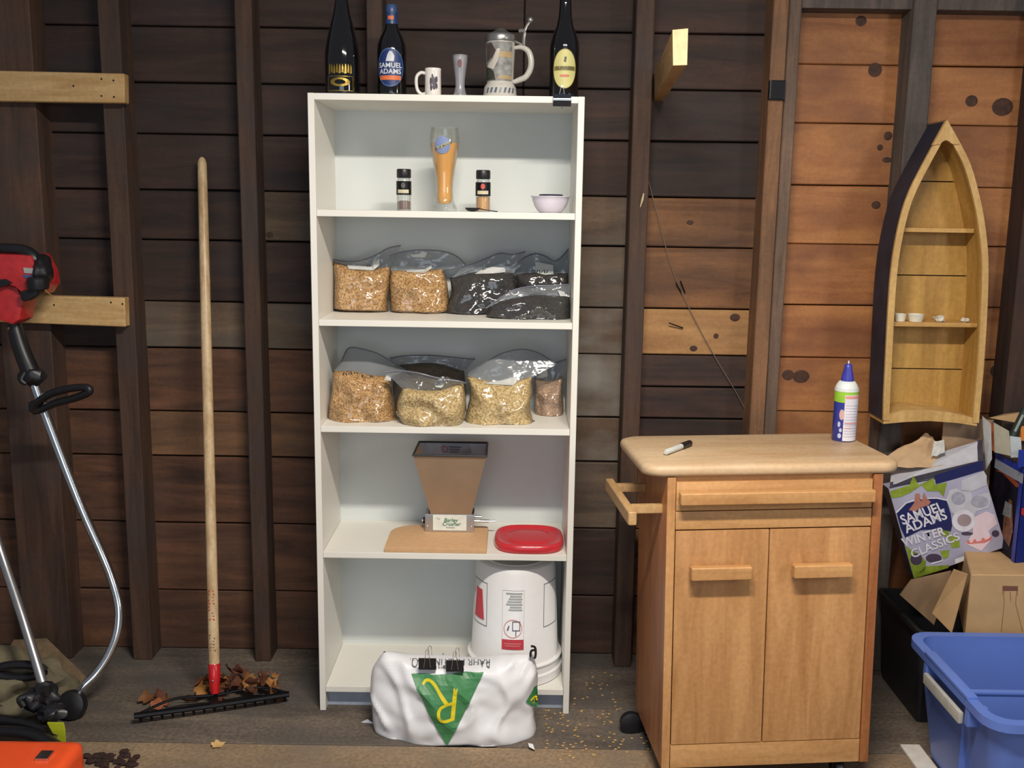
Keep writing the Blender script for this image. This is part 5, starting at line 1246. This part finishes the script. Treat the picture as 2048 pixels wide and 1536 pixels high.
# its raised top flap with ovals
tf_ = [P(1780, 972, YX+.03), P(1968, 938, YX), P(1965, 879, YX+.10), P(1784, 934, YX+.13)]
ob('top_flap', hexa(tf_+[p+Vector((0, .003, -.003)) for p in tf_]), M_plg, bb_)
tn_ = (tf_[1]-tf_[0]).cross(tf_[3]-tf_[0]).normalized(); tn_ = tn_ if tn_.dot(CAM-tf_[0]) > 0 else -tn_
ff2 = lambda u, v, h: tf_[0].lerp(tf_[1], u).lerp(tf_[3].lerp(tf_[2], u), v)+tn_*h
b = None
for cu_ in (.16, .36, .60, .84): b = ell_bm(cu_, .56, .075, .26, b)
lay('flap_ovals', b, plain('flap_grey', C(132, 130, 142), .5, var=.1), bb_, ff2)
lay('flap_edge', rect_bm(.94, 1, 0, 1), M_gdk, bb_, ff2, layer=1); lay('flap_edge', rect_bm(0, 1, 0, .18), M_gdk, bb_, ff2)

# blue printed carton with open flaps
pb = P(2032, 1110, 2.84); zt_ = P(2032, 935, 2.84).z
pl_ = Vector((P(1984, 1000, 3.03).x, 3.03, 0)); pr_ = Vector((pb.x+.26, 2.90, 0)); pk_ = pl_+(pr_-Vector((pb.x, 2.84, 0)))
base_ = [Vector((pb.x, 2.84, zc0+.001)), Vector((pr_.x, pr_.y, zc0+.001)), Vector((pk_.x, pk_.y, zc0+.001)), Vector((pl_.x, pl_.y, zc0+.001))]
top4 = [Vector((p.x, p.y, zt_)) for p in base_]
bx_ = thing('blue_carton', 'blue printed carton with open flaps at the right edge on the brown carton', 'carton', tuple((base_[0]+base_[2])/2))
M_bb = plain('carton_blue', C(30, 52, 150), .4, var=.04, coat=.2); M_bbd = plain('carton_dark', C(38, 34, 52), .5, var=.3, sc=22)
for i, m in ((0, M_bb), (1, M_kraft2), (2, M_kraft2), (3, M_bbd)):
    a, c_ = i, (i+1) % 4; b = bmesh.new(); b.faces.new([b.verts.new(p) for p in (base_[a], base_[c_], top4[c_], top4[a])]); bmesh.ops.solidify(b, geom=b.faces[:], thickness=.003)
    ob('carton_wall', b, m, bx_)
def face_fn(A_, B_, zl, zh):
    A2 = Vector((A_.x, A_.y, 0)); B2 = Vector((B_.x, B_.y, 0)); n_ = Vector((-(B2-A2).y, (B2-A2).x, 0)).normalized(); n_ = n_ if n_.dot(CAM-A_) > 0 else -n_
    return lambda u, v, h: A2.lerp(B2, u)+Vector((0, 0, zl+(zh-zl)*v))+n_*(h+.0018)
fl1 = face_fn(base_[3], base_[0], base_[0].z, zt_); fr1 = face_fn(base_[0], base_[1], base_[0].z, zt_)
lay('white_band', rect_bm(0, 1, .84, .93), plain('band_white', C(176, 188, 196), .5), bx_, fr1); lay('white_band', rect_bm(0, 1, .83, .93), plain('band_grey', C(146, 152, 166), .5), bx_, fl1)
lay('blue_top', rect_bm(0, 1, .93, 1), M_bb, bx_, fl1)
lay('red_mark', poly_bm([(0.0, .58), (.10, .60), (.3, .70), (.3, .52), (.08, .47), (0, .52)]), plain('carton_red', C(176, 36, 48), .5), bx_, fr1)
lay('picture_red', poly_bm([(0, .80), (.3, .82), (.8, .76), (1, .80), (.7, .83), (.2, .83)]), plain('carton_rust', C(140, 66, 44), .5), bx_, fl1)
lay('picture_bottle', poly_bm([(.50, .18), (.78, .12), (.85, .30), (.72, .60), (.62, .60), (.5, .4)]), plain('carton_amber', C(128, 84, 60), .5, var=.3, sc=70), bx_, fl1)
lay('picture_label', poly_bm([(.45, .40), (.75, .42), (.72, .56), (.5, .56)]), plain('carton_mark', C(134, 138, 140), .5, var=.2, sc=120), bx_, fl1, layer=1)
lay('blue_edge', rect_bm(.88, 1, 0, .83), M_bb, bx_, fl1)
def flapq(name, px4, m, dy=.003):
    q_ = [P(*p) for p in px4]; ob(name, hexa(q_+[p+Vector((0, dy, 0)) for p in q_]), m, bx_)
flapq('flap', [(1972, 940, 3.03), (1984, 918, 3.01), (1982, 848, 2.99), (1965, 832, 3.02)], plain('flap_white', C(196, 198, 200), .5))
flapq('flap', [(1990, 905, 2.99), (2022, 912, 2.90), (2018, 862, 2.91), (1988, 845, 3.0)], plain('flap_cream', C(208, 208, 190), .5, var=.05))
flapq('flap', [(1983, 900, 3.035), (1990, 904, 3.035), (1988, 850, 3.035), (1981, 846, 3.035)], plain('flap_orange', C(176, 92, 56), .5))
flapq('flap', [(1978, 836, 3.05), (2060, 850, 3.05), (2060, 822, 3.10), (2010, 828, 3.10)], M_kraft)
flapq('flap', [(2022, 915, 2.89), (2044, 915, 2.88), (2042, 875, 2.89), (2020, 872, 2.90)], plain('flap_grey2', C(168, 176, 180), .5))
flapq('flap', [(2036, 935, 2.835), (2075, 930, 2.85), (2075, 898, 2.85), (2038, 900, 2.835)], M_bb)
for i in range(2):
    a, c_ = P(2030+i*0, 868, 2.93), P(2056, 806, 2.93)
tb_ = thing('green_marker_tube', 'dark tube with white lettering standing in the blue carton', 'tube', tuple(P(2026, 872, 2.93)))
ob('tube_body', tube([P(2022, 880, 2.94), P(2052, 818, 2.94)], .012, n=14), plain('tube_dark', C(40, 56, 52), .35), tb_, smooth=40)
ob('tube_label', tube([P(2030, 863, 2.927), P(2046, 830, 2.927)], .004, n=6), plain('tube_print', C(150, 156, 152), .5), tb_)
og2 = [P(2043, 882, 2.93), P(2060, 882, 2.93), P(2060, 854, 2.93), P(2041, 852, 2.93)]
tag(ob('orange_packet', hexa(og2+[p+Vector((0, .02, 0)) for p in og2], bv=.002), plain('packet_orange', C(214, 130, 54), .5)), 'small orange packet standing in the blue carton', 'packet')

# loose board and paper behind
q_ = [P(1888, 905, 3.085), P(1986, 880, 3.085), P(1984, 838, 3.085), P(1888, 832, 3.085)]
q_ = [Vector((P(1888, 880, 3.085).x, 3.085, zc0-.05)), Vector((P(1990, 880, 3.085).x, 3.085, zc0-.05)), P(1988, 840, 3.085), P(1888, 832, 3.085)]
tag(ob('grey_board', hexa(q_+[p+Vector((0, .004, 0)) for p in q_]), plain('greyish_kraft', C(160, 132, 106), .75, var=.05)), 'flat grey brown cardboard sheet standing behind the printed beer box', 'cardboard')
def paper(name, pts, m, label, cat, Y0, Y1, seed=0, und=.012, bot=None):
    n = 18
    (a, b_, c_, d) = pts
    def fn(u, v):
        px = (a[0]*(1-u)+b_[0]*u)*(1-v)+(d[0]*(1-u)+c_[0]*u)*v; py = (a[1]*(1-u)+b_[1]*u)*(1-v)+(d[1]*(1-u)+c_[1]*u)*v
        q = P(px, py, Y0+(Y1-Y0)*v); q.z += und*noise.noise(Vector((u*3.5+seed, v*3, 1))); q.y += und*noise.noise(Vector((u*4, v*4+seed, 4))); return q
    t = ob(name, thick(grid(n, 8, fn), .0012), m, smooth=60); tag(t, label, cat); return t
paper('kraft_paper', [(1740, 935), (1890, 935), (1880, 885), (1850, 866)], plain('pale_kraft_paper', C(196, 164, 128), .75, var=.05), 'crumpled pale kraft paper behind the right end of the worktop', 'paper', 2.98, 3.10, 2)
paper('white_sheet', [(1862, 915), (1890, 905), (1888, 880), (1868, 884)], plain('white_sheet', C(206, 208, 206), .6), 'small white paper scrap between kraft paper and printed beer box', 'paper', 3.00, 3.06, 5, .004)
# dark tote behind the bin
za = .30
r0, r1 = PZ(1752, 1178, za), PZ(1852, 1264, za)
tx = r0.x
tx = (r0.x+r1.x)/2; te = thing('dark_tote', 'black plastic tote in the shade under the brown carton behind the blue bin', 'tote', (tx+.2, (r0.y+r1.y)/2, 0))
M_tote = plain('tote_black', C(30, 30, 34), .5, var=.1)
def open_box(parent, name, x0, x1, y0, y1, z0, z1, taper, t_, m, r=.03, rim=.008, rimh=.012, smooth=45):
    b = bmesh.new()
    sp_ = [(taper, z0, 0), (0, z1-rimh, 0), (-rim, z1-rimh, 0), (-rim, z1, 0), (t_, z1, 0), (t_, z1-rimh, 0), (taper+t_, z0+t_, 0)]
    rings = [[(p[0], p[1], z) for p in rrect(x0+k, x1-k, y0+k, y1-k, max(.004, r-k*.5), 5)] for k, z, _ in sp_]
    return ob(name, loft(rings), m, parent, smooth=smooth)
tw = min(.36, cx0-tx-.006)
open_box(te, 'tote_body', tx, tx+.42, r1.y, min(r0.y, 3.135), .001, za, .02, .004, M_tote, .02, .01, .014)

# ------------------------------------------------------------------ blue bin
zr = .345
a, c_ = PZ(1834, 1270, zr), PZ(1988, 1441, zr)
xl_ = (a.x+c_.x)/2
bn = thing('recycling_bin', 'open blue plastic recycling bin in the bottom right corner', 'bin', (xl_+.25, (a.y+c_.y)/2, 0))
M_bin = plain('bin_blue', C(92, 120, 196), .42, var=.03, sc=8, coat=.1)
open_box(bn, 'bin_body', xl_, xl_+.50, c_.y, a.y, .012, zr, .045, .004, M_bin, .05, .022, .022)
yd_ = PZ(1960, 1384, zr-.02).y
ob('divider', bx(xl_+.012, xl_+.488, yd_, yd_+.008, .03, zr-.022, .002), M_bin, bn, smooth=40)
ob('divider_lip', bx(xl_+.010, xl_+.490, yd_-.004, yd_+.012, zr-.026, zr-.018, .003), M_bin, bn, smooth=40)
yh0, yh1 = c_.y+.10, a.y-.12
hy = [P(1868, 1372, 2.4), P(1908, 1425, 2.3)]
for t_ in (0,):
    b = bx(xl_-.030, xl_-.018, yh0+.02, yh1-.02, zr-.075, zr-.045, .004)
    ob('grip', b, plain('grip_grey', C(176, 176, 170), .5), bn, smooth=40, label='pale grey hand grip')
ob('rim_lift', bx(xl_-.024, xl_+.004, yh0, yh1, zr-.002, zr+.008, .004), M_bin, bn, smooth=40)
ob('grip_bracket', bx(xl_-.020, xl_+.03, yh0-.006, yh0+.012, zr-.07, zr-.02, .003), M_bin, bn)
ob('grip_bracket', bx(xl_-.020, xl_+.03, yh1-.012, yh1+.006, zr-.07, zr-.02, .003), M_bin, bn)
q = PZ(1858, 1530, 0)
wp = [(1832, 1545), (1880, 1545), (1872, 1512), (1846, 1490)]
c4 = [PZ(x, y, .002) for x, y in ((1826, 1545), (1885, 1545), (1885, 1560), (1826, 1560))]
w0, w1 = PZ(1838, 1536, .0), PZ(1848, 1495, .0)
b = bx(w0.x-.012, xl_+.04, w0.y-.10, w1.y, .0005, .010, .003)
tag(ob('white_board_scrap', b, plain('scrap_white', C(214, 210, 202), .6)), 'white flat scrap on the floor poking out under the blue bin', 'scrap')
